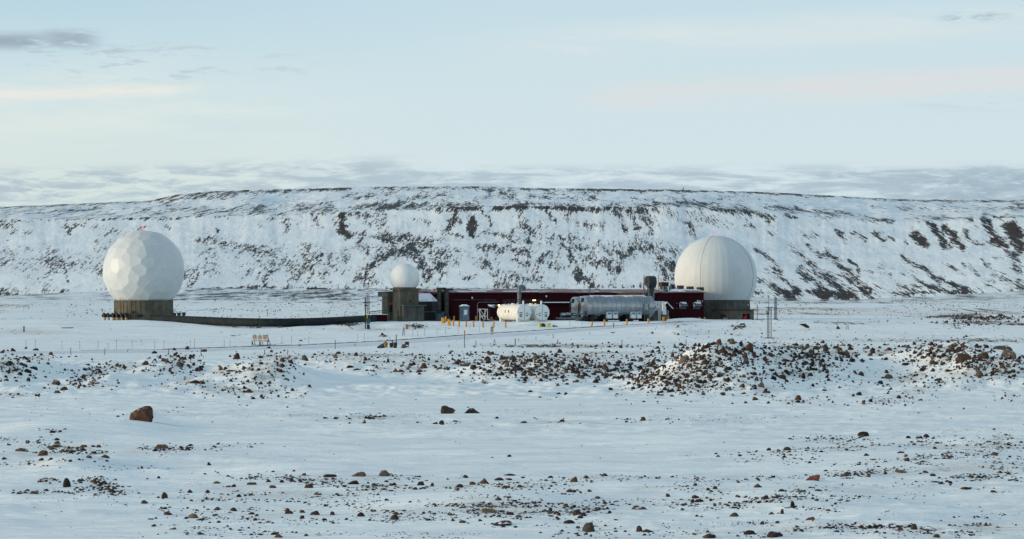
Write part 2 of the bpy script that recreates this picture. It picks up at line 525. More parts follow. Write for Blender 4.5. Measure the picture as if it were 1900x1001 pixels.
def H(x, y):
    """height of the ground above datum"""
    yy = np.maximum(y, -90)
    n0 = fbm(x / 45 + 3, y / 45, 5, 3)
    near = 1 - smooth01(y, 250, 380)
    D_ = yy + n0 * 10 * near
    z = EZ - np.interp(D_, _D, _h)
    for px, D, hh, sx, sf, sb in MOUNDS:
        cx = (px - 950) / F * D
        dx = (x - cx) / sx
        dy = np.where(y < D, (y - D) / sf, (y - D) / sb)
        g = np.exp(-(dx * dx + dy * dy) * .75)
        z = z + hh * g
    berm = smooth01(y, 146, 158) * (1 - smooth01(y, 190, 235))
    z = z + berm * (.20 * fbm(x / 2.6, y / 4, 9, 4, .55) + .12 * fbm(x / .8, y / .9, 19, 2))
    fg = 1 - smooth01(y, 125, 150)
    ridge = 1 - np.abs(fbm(x / 3.2 + y * .12, y / 1.5, 45, 4, .55)) * 2.6
    z = z + (1 - smooth01(y, 180, 260)) * .085 * np.clip(ridge, 0, 1) * smooth01(fbm(x / 14, y / 9, 48, 2), -.15, .25)
    z = z + fg * (.15 * fbm(x / 9, y / 5.5, 2, 3) + .05 * fbm(x / 2.2, y / 1.6, 8, 2))
    mid = smooth01(y, 230, 290) * (1 - smooth01(y, 440, 452))
    z = z + mid * .10 * fbm(x / 7, y / 9, 12, 3)
    pad = smooth01(y, 440, 455)
    pl = smooth01(y, 560, 700)
    z = z + pad * .05 * fbm(x / 5, y / 6, 15, 2) + pl * .8 * fbm(x / 80, y / 90, 25, 3)
    return z


rows = np.concatenate([np.array([-60, -20, 5, 25, 36]), np.arange(44, 240, .42), np.arange(240, 520, .9),
                       520 * np.exp(np.linspace(0.002, math.log(1500 / 520), 90))])
tcol = np.concatenate([np.linspace(-.55, -.26, 24, endpoint=False), np.linspace(-.26, -.19, 40, endpoint=False),
                       np.linspace(-.19, .19, 760, endpoint=False), np.linspace(.19, .26, 40, endpoint=False), np.linspace(.26, .55, 25)])
RR, TT = np.meshgrid(rows, tcol, indexing='ij')
GX = TT * np.maximum(RR, 40)
GY = RR
GZ = H(GX, GY)
# camera-independent ray lookup table: row of the ground seen from the eye point
tsel = np.where(np.abs(tcol) < .1901)[0]
rsel = np.where(rows > 40)[0]
PY = HOR + (EZ - GZ[np.ix_(rsel, tsel)]) / rows[rsel][:, None] * F
RM = np.minimum.accumulate(PY, axis=0)


def hit(px, py):
    """where the sight line through a photograph pixel meets the ground"""
    t = (px - 950) / F
    ci = int(np.clip(np.searchsorted(tcol[tsel], t), 0, len(tsel) - 1))
    col = RM[:, ci]
    i = int(np.searchsorted(-col, -py))
    i = max(1, min(i, len(rsel) - 1))
    a, b = col[i - 1], col[i]
    f_ = 0.5 if a == b else min(1, max(0, (a - py) / (a - b)))
    D = rows[rsel][i - 1] * (1 - f_) + rows[rsel][i] * f_
    x = t * D
    return float(x), float(D), float(H(np.array([x]), np.array([D]))[0])

# clusters of stones: (px, py, half width, half height, slope dy/dx, count, mean size in photo pixels)
CL = [
    (15, 680, 40, 22, .0, 150, 6), (110, 688, 60, 22, 0, 55, 4), (178, 692, 32, 10, -.35, 110, 5), (100, 716, 60, 12, 0, 25, 4), (178, 715, 30, 6, 0, 25, 5),
    (30, 734, 30, 5, 0, 25, 4), (75, 665, 30, 6, 0, 25, 4), (325, 674, 38, 16, -.1, 130, 6), (230, 682, 50, 10, 0, 30, 5), (350, 706, 40, 8, 0, 28, 4),
    (310, 718, 30, 4, 0, 12, 4), (405, 722, 50, 10, 0, 45, 4), (492, 692, 50, 34, -.1, 170, 5), (420, 688, 45, 10, 0, 35, 5), (530, 664, 60, 6, 0, 50, 4),
    (470, 728, 70, 8, 0, 50, 4),
    (700, 660, 150, 5, 0, 110, 4), (680, 670, 120, 8, 0, 45, 5), (760, 684, 100, 8, 0, 45, 6), (800, 672, 80, 8, 0, 40, 5),
    (960, 670, 90, 12, 0, 230, 6), (920, 692, 45, 9, -.1, 70, 5), (1020, 690, 90, 14, 0, 190, 6), (1100, 682, 90, 14, 0, 240, 6), (1060, 664, 170, 7, 0, 110, 4),
    (1180, 660, 150, 8, 0, 60, 4), (1010, 700, 60, 8, 0, 40, 5),
    (1255, 698, 85, 26, 0, 520, 5.2), (1300, 672, 70, 20, 0, 330, 5.2), (1340, 650, 60, 9, 0, 90, 6), (1290, 720, 60, 9, 0, 80, 5), (1200, 705, 35, 16, 0, 80, 6),
    (1450, 665, 70, 20, 0, 170, 5.5), (1510, 665, 50, 20, 0, 150, 5.5), (1470, 695, 80, 14, 0, 130, 5), (1480, 645, 90, 6, 0, 60, 6), (1420, 725, 50, 18, 0, 40, 5),
    (1560, 655, 40, 12, 0, 60, 6), (1570, 712, 50, 14, 0, 20, 4), (1480, 745, 40, 6, 0, 20, 4), (1370, 700, 60, 24, 0, 60, 5), (1300, 738, 60, 8, -.25, 14, 4),
    (1760, 648, 65, 10, 0, 220, 5.5), (1740, 668, 60, 12, 0, 110, 5), (1830, 672, 70, 14, 0, 200, 5), (1870, 690, 50, 16, 0, 130, 6), (1790, 690, 70, 14, -.1, 90, 5),
    (1640, 655, 40, 10, 0, 40, 6), (1690, 700, 50, 14, -.2, 55, 5), (1690, 728, 60, 10, -.25, 45, 4), (1640, 745, 60, 6, 0, 25, 4), (1800, 715, 50, 14, -.3, 30, 4), (1700, 632, 220, 4, 0, 110, 3),
    (1880, 740, 20, 8, 0, 8, 4), (1620, 690, 90, 30, 0, 30, 4),
    (690, 775, 70, 5, 0, 40, 5), (780, 786, 150, 3, 0, 20, 5), (1030, 784, 110, 5, 0, 40, 4), (1200, 780, 90, 6, 0, 14, 4), (1350, 778, 90, 5, 0, 16, 3), (280, 768, 60, 8, 0, 8, 4),
    (110, 803, 35, 5, .1, 12, 5), (15, 816, 25, 4, 0, 14, 3), (75, 838, 72, 12, 0, 120, 5), (150, 835, 55, 10, .15, 60, 6), (250, 838, 45, 6, -.1, 65, 4), (310, 834, 35, 5, 0, 35, 5), (395, 832, 65, 6, -.1, 30, 4),
    (60, 855, 60, 10, 0, 35, 4), (200, 866, 60, 6, 0, 16, 4),
    (90, 893, 18, 6, 0, 22, 5), (178, 898, 28, 9, 0, 65, 5), (60, 914, 55, 4, 0, 26, 5), (205, 912, 40, 6, 0, 35, 5), (130, 928, 90, 6, 0, 14, 3), (270, 930, 60, 10, 0, 8, 4),
    (560, 892, 110, 12, 0, 170, 5), (440, 908, 70, 12, 0, 60, 5), (540, 915, 110, 12, 0, 130, 4), (410, 925, 60, 6, 0, 20, 4), (500, 950, 150, 16, 0, 150, 4.5), (350, 980, 90, 12, 0, 50, 4), (520, 985, 120, 14, 0, 80, 4.5),
    (680, 888, 70, 6, 0, 50, 5), (700, 903, 90, 9, 0, 80, 4.5), (860, 900, 70, 9, 0, 45, 5), (960, 900, 70, 9, 0, 45, 4.5), (1110, 888, 70, 5, 0, 30, 4), (1080, 910, 70, 10, 0, 30, 4), (1230, 890, 60, 4, 0, 22, 4),
    (900, 935, 75, 14, 0, 170, 4.5), (960, 950, 110, 20, 0, 210, 4.5), (1060, 948, 60, 14, 0, 110, 5), (720, 950, 110, 14, 0, 90, 4), (780, 965, 70, 8, 0, 30, 4), (1150, 925, 110, 14, 0, 60, 4), (1180, 950, 80, 8, 0, 20, 4), (1100, 992, 70, 8, 0, 20, 5),
    (800, 992, 70, 8, 0, 50, 3.5), (1200, 905, 60, 8, 0, 20, 4),
    (1540, 815, 50, 5, 0, 40, 4), (1660, 815, 90, 8, 0, 50, 4), (1450, 840, 60, 6, 0, 25, 4), (1570, 832, 80, 7, 0, 50, 4), (1780, 835, 110, 12, 0, 130, 4), (1860, 820, 50, 16, 0, 60, 4), (1640, 856, 130, 12, 0, 120, 4), (1800, 866, 110, 14, 0, 200, 4),
    (1420, 852, 70, 10, 0, 30, 4), (1640, 880, 130, 7, 0, 130, 4.5), (1800, 890, 100, 8, 0, 90, 5), (1350, 888, 90, 5, -.03, 70, 4), (1300, 905, 60, 7, 0, 20, 4), (1320, 928, 80, 12, 0, 110, 4.5), (1440, 922, 50, 10, 0, 60, 5),
    (1400, 940, 90, 16, 0, 170, 5), (1480, 935, 60, 12, 0, 60, 5), (1590, 920, 90, 12, 0, 70, 4), (1560, 905, 60, 8, 0, 20, 4), (1700, 905, 100, 8, 0, 25, 3), (1830, 912, 70, 5, 0, 25, 4), (1840, 954, 50, 4, 0, 16, 4),
    (1500, 977, 90, 8, 0, 70, 4), (1620, 982, 80, 7, 0, 90, 5), (1700, 985, 70, 9, 0, 70, 5), (1830, 980, 70, 14, 0, 110, 4), (1320, 990, 80, 8, 0, 40, 4), (1450, 990, 60, 8, 0, 25, 4), (1370, 975, 60, 8, 0, 20, 3),
    (950, 760, 900, 25, 0, 50, 3), (950, 870, 900, 50, 0, 110, 3.5), (950, 960, 900, 40, 0, 160, 3.5),
    (300, 620, 300, 16, 0, 110, 2.2), (1000, 630, 320, 12, 0, 80, 2.4), (1600, 612, 300, 14, 0, 130, 2.4),
    (480, 583, 290, 9, 0, 420, 2.3), (500, 572, 300, 9, 0, 500, 2.2), (90, 582, 300, 10, 0, 420, 2.3), (80, 565, 300, 9, 0, 420, 2.1), (600, 560, 300, 7, 0, 420, 2.1),
    (1640, 592, 300, 6, 0, 160, 2.2), (1600, 580, 300, 5, 0, 420, 2.1), (1700, 570, 300, 7, 0, 520, 2.0), (1500, 563, 300, 5, 0, 300, 2.0), (480, 592, 260, 5, 0, 160, 2.4), (1050, 643, 150, 4, 0, 90, 4), (1300, 618, 90, 6, 0, 14, 4), (1370, 607, 14, 4, 0, 16, 4),
    (1830, 600, 70, 4, 0, 90, 4), (1860, 591, 50, 3, 0, 60, 4), (1780, 588, 60, 4, 0, 60, 3), (520, 597, 60, 3, 0, 25, 3), (775, 606, 14, 4, 0, 40, 3), (712, 624, 8, 3, 0, 14, 4), (640, 600, 25, 4, 0, 70, 3),
]


def paint_ground():
    px = 950 + GX / GY.clip(1) * F
    py = HOR + (EZ - GZ) / GY.clip(1) * F
    g = np.zeros(GX.shape)
    for cx, cy, rx, ry, sl, n, sz in CL:
        if rx > 250: continue
        dens = min(1.0, n * sz * sz / (rx * ry * 3.1) * 1.9)
        if dens < .06: continue
        e = ((px - cx) / (rx * 1.1)) ** 2 + ((py - cy - sl * (px - cx)) / (ry * 1.15)) ** 2
        g = np.maximum(g, np.exp(-e * 1.1) * min(dens, .85) * (.45 if cy > 790 else .8) * (GY > 40))
    # soil showing through on named patches
    for cx, cy, rx, ry, a in [(640, 601, 28, 4, 1.1), (470, 608, 12, 3, .9), (1820, 592, 60, 4, .75), (1785, 590, 35, 3, .8), (1260, 600, 40, 4, .55), (985, 603, 45, 4, .5), (830, 603, 20, 3, .3),
                              (300, 604, 60, 3, .35), (1000, 643, 110, 2.5, .7), (1090, 655, 90, 3, .6), (1630, 690, 60, 12, .35), (700, 612, 70, 3, .5), (1880, 602, 40, 4, .7),
                              (1560, 600, 60, 4, .4), (60, 618, 90, 5, .5), (250, 632, 120, 6, .35)]:
        e = ((px - cx) / rx) ** 2 + ((py - cy) / ry) ** 2
        g = np.maximum(g, np.exp(-e) * a * (GY > 40))
    # sparse stones showing over the plain in front of the hills
    pl = smooth01(GY, 505, 600)
    g = g + pl * (.42 + .42 * fbm(GX / 60, GY / 160, 33, 4) + .12 * fbm(GX / 9, GY / 60, 35, 3))
    g = g + smooth01(GY, 230, 300) * (1 - pl) * (.16 + .30 * fbm(GX / 14, GY / 12, 37, 3))
    g = g + (1 - smooth01(GY, 120, 140)) * (.12 + .30 * fbm(GX / 10, GY / 3.5, 39, 3)) * smooth01(py, 800, 830)
    return np.clip(g, 0, 1.6)


def grid_object(name, gx, gy, gz, att, m_, kind='structure'):
    nr, nc = gx.shape
    me = bpy.data.meshes.new(name)
    co = np.stack([gx, gy, gz], -1).reshape(-1, 3).astype(np.float32)
    idx = np.arange(nr * nc).reshape(nr, nc)
    q = np.stack([idx[:-1, :-1], idx[:-1, 1:], idx[1:, 1:], idx[1:, :-1]], -1).reshape(-1)
    nf = len(q) // 4
    me.vertices.add(len(co)); me.vertices.foreach_set('co', co.ravel())
    me.loops.add(len(q)); me.loops.foreach_set('vertex_index', q.astype(np.int32))
    me.polygons.add(nf)
    me.polygons.foreach_set('loop_start', np.arange(0, len(q), 4, dtype=np.int32))
    me.polygons.foreach_set('use_smooth', np.ones(nf, dtype=bool))
    me.update(calc_edges=True)
    if att is not None:
        a = me.attributes.new('gravel', 'FLOAT', 'POINT')
        a.data.foreach_set('value', att.reshape(-1).astype(np.float32))
    me.materials.append(m_)
    o = bpy.data.objects.new(name, me)
    COL.objects.link(o)
    o['kind'] = kind
    return o


GG = paint_ground()
grid_object('ground', GX, GY, GZ, GG, M['ground'])

# ------------------------------------------------------------------ the hills behind the plain
def curve(pts, x):
    a = np.array(pts, float)
    return np.interp(x, a[:, 0], a[:, 1])


SKYL = [(-900, 392), (0, 384), (120, 379), (280, 372), (330, 361), (380, 356), (450, 353), (600, 349.5), (740, 346), (900, 346), (1000, 349), (1250, 352), (1400, 356), (1500, 361), (1600, 367),
        (1700, 370.5), (1900, 371), (2600, 378)]
CREST = [(-900, 412), (0, 408), (200, 406), (400, 402), (560, 398), (700, 391), (850, 385), (1000, 384), (1150, 385), (1250, 384), (1330, 389), (1450, 398), (1560, 406), (1680, 412), (1820, 407), (1900, 405), (2600, 400)]
FOOT = [(-900, 556), (0, 549), (340, 533), (560, 538), (800, 533), (1000, 536), (1200, 538), (1400, 552), (1560, 557), (1700, 551), (1900, 540), (2600, 548)]
hpx = np.concatenate([np.linspace(-1900, -160, 90, endpoint=False), np.linspace(-160, 2060, 1480, endpoint=False), np.linspace(2060, 3800, 90)])
# rows: apron, scree slope, plateau, far side
ra = np.linspace(0, 1, 40); rb = np.linspace(0, 1, 150)[1:]; rc_ = np.linspace(0, 1, 90)[1:]
sky_ = curve(SKYL, hpx); cre = curve(CREST, hpx); foo = curve(FOOT, hpx)
sky_ = sky_ + .7 * fbm(hpx / 22, hpx * 0, 51, 4)
cre = cre + 2.2 * fbm(hpx / 40, hpx * 0, 52, 4)
HR = []; HD = []
D0, D1, D2, D3 = 1280.0, 2380.0, 2620.0, 3500.0
# the apron starts just under the plain
y0 = HOR + (5.6 / D0) * F
for t in ra:
    HD.append(np.full_like(hpx, D0 + (D1 - D0) * t)); HR.append(y0 + (foo - y0) * (t ** .9))
for t in rb:
    d = D1 + (D2 - D1) * t
    prof = t ** 1.0 * (1 - .0) + .05 * math.sin(math.pi * t * 2)
    HD.append(np.full_like(hpx, d)); HR.append(foo + (cre - foo) * prof)
for t in rc_:
    HD.append(np.full_like(hpx, D2 + (D3 - D2) * t)); HR.append(cre + (sky_ - cre) * (t ** .95))
HR = np.array(HR); HD = np.array(HD)
HP = np.broadcast_to(hpx, HR.shape)
sl = np.concatenate([np.zeros(40), np.linspace(0, 1, 150)[1:], np.ones(89)])[:, None]
onsl = np.exp(-((sl - .55) / .36) ** 2)
# gullies run down the slope, slanting to the right on the right-hand side
slant = np.clip((HP - 1150) / 350, -.25, 1.1) * 42
gu = HP + slant * sl
gully = fbm(gu / 38, sl * 2.4 + HP / 300, 61, 4) * 1.2 + .25 * fbm(gu / 11, sl * 6, 62, 3)
Xh = (HP - 950) / F * HD
HDd = HD + onsl * gully * 1.8 + 1.5 * fbm(HP / 60, HR / 12, 63, 4)
Zh = EZ - (HR - HOR) / F * HD
plat = np.concatenate([np.zeros(189), np.linspace(0, 1, 89)])[:, None]
Zh = Zh + np.sin(np.pi * plat) * 4.5 * fbm(HP / 90, plat * 4, 64, 4)
# far side falls away
Xh = np.vstack([Xh, Xh[-1:] * 1.1]); HDd = np.vstack([HDd, HD[-1:] + 400]); Zh = np.vstack([Zh, Zh[-1:] - 90])

# exposed rock: (points in photo pixels, half width, strength)
ST = [
    ([(300, 373), (340, 366), (440, 362)], 7, .65), ([(440, 358), (560, 355), (640, 352)], 3, .6), ([(0, 386), (280, 376)], 3, .35), ([(0, 397), (250, 392), (480, 392), (640, 388)], 8, .52),
    ([(0, 411), (150, 408), (300, 405), (420, 403)], 3.5, .75), ([(80, 405), (300, 402), (500, 399)], 5, .45), ([(130, 412), (128, 424), (130, 437)], 6, .65), ([(145, 418), (200, 427), (262, 425)], 7, .5),
    ([(20, 430), (58, 434)], 5, .45), ([(0, 415), (20, 420)], 4, .6),
    ([(503, 405), (520, 399), (534, 402), (530, 424)], 8, .65), ([(558, 398), (560, 414)], 4, .6), ([(578, 398), (588, 410), (592, 424)], 6, .7), ([(640, 398), (630, 415), (642, 435)], 9, 1.1),
    ([(0, 478), (40, 485), (75, 502)], 20, .48), ([(85, 485), (130, 488), (190, 505)], 18, .50), ([(120, 480), (122, 505), (126, 525)], 4, .65), ([(137, 480), (140, 505)], 4, .6), ([(55, 468), (80, 472)], 5, .4),
    ([(182, 462), (205, 448), (210, 465)], 10, .5), ([(40, 505), (60, 520)], 12, .35), ([(313, 420), (315, 424)], 4, .7), ([(402, 427), (405, 430)], 3, .9), ([(158, 443), (182, 446)], 4, .4),
    ([(375, 443), (420, 452), (460, 462), (505, 472)], 9, .62), ([(370, 470), (400, 475), (440, 466)], 12, .45), ([(385, 495), (370, 505), (395, 510)], 14, .45), ([(342, 505), (362, 515)], 14, .5),
    ([(460, 500), (475, 515)], 18, .42), ([(515, 482), (500, 505), (490, 525)], 9, .72), ([(475, 478), (490, 498)], 5, .6), ([(520, 478), (545, 492), (555, 510)], 20, .55), ([(568, 465), (572, 490), (575, 515)], 13, .7), ([(592, 470), (598, 500), (600, 515)], 10, .6),
    ([(615, 480), (625, 500)], 14, .5), ([(640, 470), (650, 500), (665, 520)], 12, .45), ([(340, 540), (450, 534), (520, 533), (640, 541)], 3, .55), ([(320, 548), (480, 544), (640, 550)], 4, .35),
    ([(640, 366), (690, 362), (735, 356)], 6, .6), ([(700, 352), (800, 350), (890, 349)], 3, .6), ([(745, 372), (790, 364), (835, 360)], 7, .55), ([(880, 352), (1000, 353), (1150, 353), (1400, 358)], 2.2, .65), ([(907, 362), (930, 360), (957, 366)], 6, .65), ([(985, 368), (1030, 363), (1105, 367)], 5, .65),
    ([(860, 372), (900, 366)], 7, .4), ([(1172, 370), (1240, 369)], 3, .4), ([(600, 398), (640, 386), (720, 384)], 7, .62), ([(665, 386), (740, 381), (800, 382), (890, 386)], 6, .85), ([(760, 386), (840, 391)], 6, .6), ([(920, 386), (985, 383), (1105, 389)], 5, .85), ([(1100, 388), (1170, 382), (1240, 380)], 7, .65),
    ([(650, 400), (690, 398), (706, 394)], 7, .7), ([(672, 408), (690, 418), (708, 420)], 7, .5), ([(716, 408), (717, 423)], 5, .6), ([(770, 406), (795, 414)], 4, .5), ([(845, 393), (838, 410), (830, 424)], 8, .8), ([(874, 408), (876, 420), (880, 432)], 7, 1.2), ([(848, 408), (852, 414)], 5, .6),
    ([(898, 394), (908, 405), (912, 417)], 4, .75), ([(962, 390), (965, 408), (978, 420)], 9, .7), ([(945, 388), (948, 400)], 5, .6), ([(1000, 412), (1004, 424)], 6, .65), ([(1013, 394), (1024, 404), (1030, 413)], 4, .75), ([(1050, 402), (1080, 414), (1122, 422)], 9, .5), ([(1140, 392), (1155, 408), (1163, 427)], 6, .7),
    ([(1166, 390), (1178, 408), (1184, 424)], 5, .9), ([(1184, 390), (1198, 412), (1212, 432)], 6, .75), ([(1196, 388), (1208, 412)], 4, .8), ([(1210, 386), (1222, 404), (1226, 417)], 5, .65),
    ([(655, 434), (700, 438), (760, 446)], 6, .6), ([(716, 436), (728, 450)], 10, .75), ([(745, 445), (790, 450)], 13, .65), ([(665, 450), (680, 470)], 9, .65), ([(684, 462), (704, 462)], 5, .55), ([(748, 462), (720, 473), (700, 485), (684, 500)], 11, .85), ([(764, 458), (775, 482), (788, 508)], 15, .8),
    ([(795, 460), (835, 478)], 22, .62), ([(818, 490), (825, 505)], 15, .65), ([(850, 514), (880, 516)], 6, .5), ([(608, 508), (625, 500), (640, 515)], 9, .45), ([(664, 512), (680, 520)], 12, .5), ([(636, 475), (645, 495)], 6, .55),
    ([(800, 428), (850, 438), (866, 443)], 4, .45), ([(900, 431), (940, 438), (980, 450)], 7, .65), ([(975, 425), (1000, 440), (1040, 452)], 18, .55), ([(895, 460), (925, 464)], 11, .6), ([(915, 470), (925, 488)], 9, .6), ([(950, 462), (985, 470)], 10, .6), ([(958, 485), (975, 492)], 11, .55),
    ([(885, 486), (920, 502), (955, 512)], 10, .68), ([(925, 530), (955, 522), (1000, 520)], 9, .62), ([(1018, 470), (1000, 485), (990, 505)], 8, .68), ([(1025, 470), (1035, 490)], 20, .5), ([(1042, 440), (1055, 465), (1072, 500), (1095, 532)], 6, .85), ([(1058, 442), (1060, 460)], 8, .8),
    ([(1070, 455), (1130, 462), (1150, 470)], 17, .58), ([(1085, 485), (1130, 492)], 13, .7), ([(1174, 462), (1160, 480), (1145, 500)], 10, .82), ([(1075, 505), (1090, 525)], 14, .7), ([(1130, 505), (1140, 525)], 15, .5), ([(1185, 450), (1215, 462), (1245, 492)], 14, .7), ([(1225, 480), (1240, 515)], 18, .6),
    ([(640, 536), (760, 540), (900, 536)], 3, .35), ([(730, 500), (760, 520), (800, 530)], 8, .35), ([(700, 525), (760, 528)], 7, .4), ([(1000, 528), (1100, 535), (1200, 530)], 6, .4),
    ([(1240, 376), (1290, 378), (1310, 384)], 5, .75), ([(1325, 386), (1380, 394), (1435, 405)], 7, .75), ([(1425, 383), (1480, 391), (1530, 397)], 4, .75), ([(1515, 397), (1580, 402), (1660, 411)], 5.5, .78), ([(1455, 400), (1480, 402)], 4, .6), ([(1400, 357), (1520, 363), (1640, 369)], 2.2, .6), ([(1640, 372), (1900, 373)], 2.2, .55),
    ([(1680, 405), (1740, 404), (1800, 408)], 4.5, .75), ([(1690, 410), (1760, 409)], 5, .6), ([(1840, 395), (1870, 388), (1900, 386)], 7, .7), ([(1860, 402), (1900, 404)], 4, .8), ([(1680, 388), (1840, 392)], 6, .3), ([(1300, 384), (1340, 390)], 6, .6),
    ([(1240, 396), (1260, 408), (1284, 420)], 8, .62), ([(1285, 398), (1315, 406), (1350, 416)], 10, .5), ([(1370, 400), (1388, 414), (1402, 422)], 5, .6), ([(1411, 399), (1424, 412)], 2.5, .85), ([(1275, 432), (1300, 438)], 6, .45), ([(1240, 462), (1262, 470)], 8, .7), ([(1240, 485), (1250, 500)], 12, .6),
    ([(1492, 430), (1500, 440), (1512, 436)], 6, .6), ([(1551, 430), (1562, 436), (1573, 446)], 4.5, .9), ([(1584, 431), (1594, 438), (1604, 447)], 4.5, .9), ([(1618, 433), (1632, 438), (1643, 446)], 5, .9), ([(1652, 440), (1660, 446)], 4, .8), ([(1680, 448), (1684, 453)], 2.5, .8), ([(1425, 435), (1435, 442)], 4, .5),
    ([(1694, 432), (1702, 442), (1718, 455)], 6.5, 1.2), ([(1730, 418), (1738, 432), (1748, 446), (1757, 457)], 6.5, 1.0), ([(1750, 424), (1765, 432), (1770, 445), (1785, 460)], 6.5, 1.15), ([(1788, 430), (1796, 440), (1806, 450)], 5.5, .9), ([(1828, 402), (1832, 425), (1843, 442)], 9, 1.0), ([(1845, 446), (1865, 455)], 9, 1.5), ([(1810, 452), (1822, 454)], 3, .9), ([(1845, 402), (1865, 408), (1875, 420)], 3.5, .85),
    ([(1880, 420), (1886, 440), (1892, 458)], 12, 1.4),
    ([(1400, 462), (1415, 475), (1432, 488), (1447, 508)], 6, .8), ([(1408, 523), (1440, 532), (1470, 553)], 8, .7), ([(1465, 458), (1490, 476), (1515, 498), (1540, 525)], 7, .72), ([(1492, 450), (1508, 462), (1520, 475)], 5, .75), ([(1425, 500), (1455, 520), (1478, 540)], 8, .65), ([(1480, 500), (1505, 520), (1530, 545)], 8, .65),
    ([(1530, 468), (1548, 482), (1566, 498), (1584, 514)], 7, .85), ([(1574, 484), (1586, 492), (1598, 503)], 3.5, .95), ([(1520, 505), (1545, 520), (1570, 545), (1590, 556)], 7, .72), ([(1560, 510), (1590, 525), (1612, 545)], 6, .68), ([(1606, 502), (1618, 512), (1626, 520)], 3, .5), ([(1500, 540), (1530, 555)], 5, .55),
    ([(1676, 478), (1696, 490), (1718, 505), (1746, 526)], 5, .82), ([(1672, 508), (1700, 518), (1742, 538)], 4.5, .72), ([(1740, 516), (1765, 526), (1795, 538)], 4.5, .75), ([(1630, 495), (1655, 515), (1685, 535)], 8, .45), ([(1745, 488), (1770, 502), (1800, 516)], 4, .55), ([(1788, 490), (1800, 498), (1812, 506)], 5, .65), ([(1819, 482), (1826, 492)], 3, .8),
    ([(1832, 492), (1846, 505), (1860, 512)], 6, .65), ([(1878, 470), (1888, 495)], 10, .85), ([(1840, 515), (1900, 530)], 10, .4), ([(1700, 530), (1800, 545)], 5, .4), ([(1845, 478), (1852, 486)], 4, .6), ([(1870, 460), (1900, 470)], 6, .6),
]


def paint_hill():
    px = 950 + Xh / HDd * F
    py = HOR + (EZ - Zh) / HDd * F
    wx = px + 9 * fbm(px / 17, py / 11, 71, 4)
    wy = py + 4.5 * fbm(px / 17, py / 11, 75, 4)
    g = np.zeros(px.shape)
    for pts, hw, s_ in ST:
        best = np.full(px.shape, 1e9)
        x0 = min(p[0] for p in pts) - hw * 4 - 14; x1 = max(p[0] for p in pts) + hw * 4 + 14
        ci = np.where((hpx > x0) & (hpx < x1))[0]
        if not len(ci): continue
        a, b = ci[0], ci[-1] + 1
        X_, Y_ = wx[:, a:b], wy[:, a:b]
        bb = np.full(X_.shape, 1e9)
        for (ax, ay), (bx, by) in zip(pts[:-1], pts[1:]):
            dx, dy = bx - ax, by - ay
            t = np.clip(((X_ - ax) * dx + (Y_ - ay) * dy) / (dx * dx + dy * dy), 0, 1)
            bb = np.minimum(bb, (X_ - ax - t * dx) ** 2 + (Y_ - ay - t * dy) ** 2)
        v = np.exp(-(bb / (hw * hw * 1.9))) * s_ * 1.05
        g[:, a:b] = np.maximum(g[:, a:b], v)
    base = .16 + .30 * fbm(px / 30, py / 14, 81, 4)
    up = smooth01(400 - py, 0, 12) * .20
    low = smooth01(py, 520, 550) * (.60 + .30 * fbm(px / 50, py / 4, 85, 3))
    # outside the photograph: the same kind of broken rock
    out = np.clip((np.abs(px - 950) - 960) / 60, 0, 1)
    rnd_ = np.clip(fbm((px + .8 * py) / 28, py / 20, 88, 4) * 2.2, 0, .8)
    sk_ = np.exp(-((py - np.interp(px, hpx, sky_) - 2) / 2.0) ** 2) * .35
    return np.clip(np.maximum(g, out * rnd_) + base + up + low * (sl.max() > 0) + sk_, 0, 1.6)


GH = paint_hill()
grid_object('hills', Xh, HDd, Zh, GH, M['hill'])
# ------------------------------------------------------------------ stones
def rock_shape(seed, sub, flat=.75, cuts=11):
    r_ = np.random.RandomState(seed)
    bm = bmesh.new()
    bmesh.ops.create_icosphere(bm, subdivisions=sub, radius=1.0)
    v = np.array([q.co[:] for q in bm.verts])
    f = np.array([[q.index for q in p.verts] for p in bm.faces])
    bm.free()
    n = r_.normal(size=(cuts, 3)); n /= np.linalg.norm(n, axis=1)[:, None]
    d = r_.uniform(.62, 1.0, cuts)
    dots = v @ n.T
    rad = np.where(dots > .05, d / np.maximum(dots, .05), 9).min(1)
    rad = np.minimum(rad, 1.08)
    v = v * rad[:, None]
    if sub > 2:
        rad2 = 1 + .05 * fbm(v[:, 0] * 2.5 + v[:, 2] * 1.7, v[:, 1] * 2.5 - v[:, 2], seed, 4)
        v = v * rad2[:, None]
    ex = np.abs(v).max(0)
    v = v / ex
    v[:, 2] = np.maximum(v[:, 2], -.55)
    v[:, 2] = (v[:, 2] + .0)
    return v, f


def rock_mesh(name, seed, sub, smooth=False):
    v, f = rock_shape(seed, sub)
    me = bpy.data.meshes.new(name)
    me.from_pydata(v.tolist(), [], f.tolist())
    me.materials.append(M['rock'])
    me.polygons.foreach_set('use_smooth', [smooth] * len(f))
    me.update()
    return me


RMESH = [rock_mesh('stone', 100 + i, 3) for i in range(12)]
HUE = dict(b=(.125, .078, .050), r=(.130, .062, .042), R=(.19, .060, .032), g=(.115, .096, .080), t=(.21, .155, .110), d=(.048, .038, .034))
CNAME = dict(b='brown', r='reddish brown', R='rust red', g='grey', t='tan', d='dark')

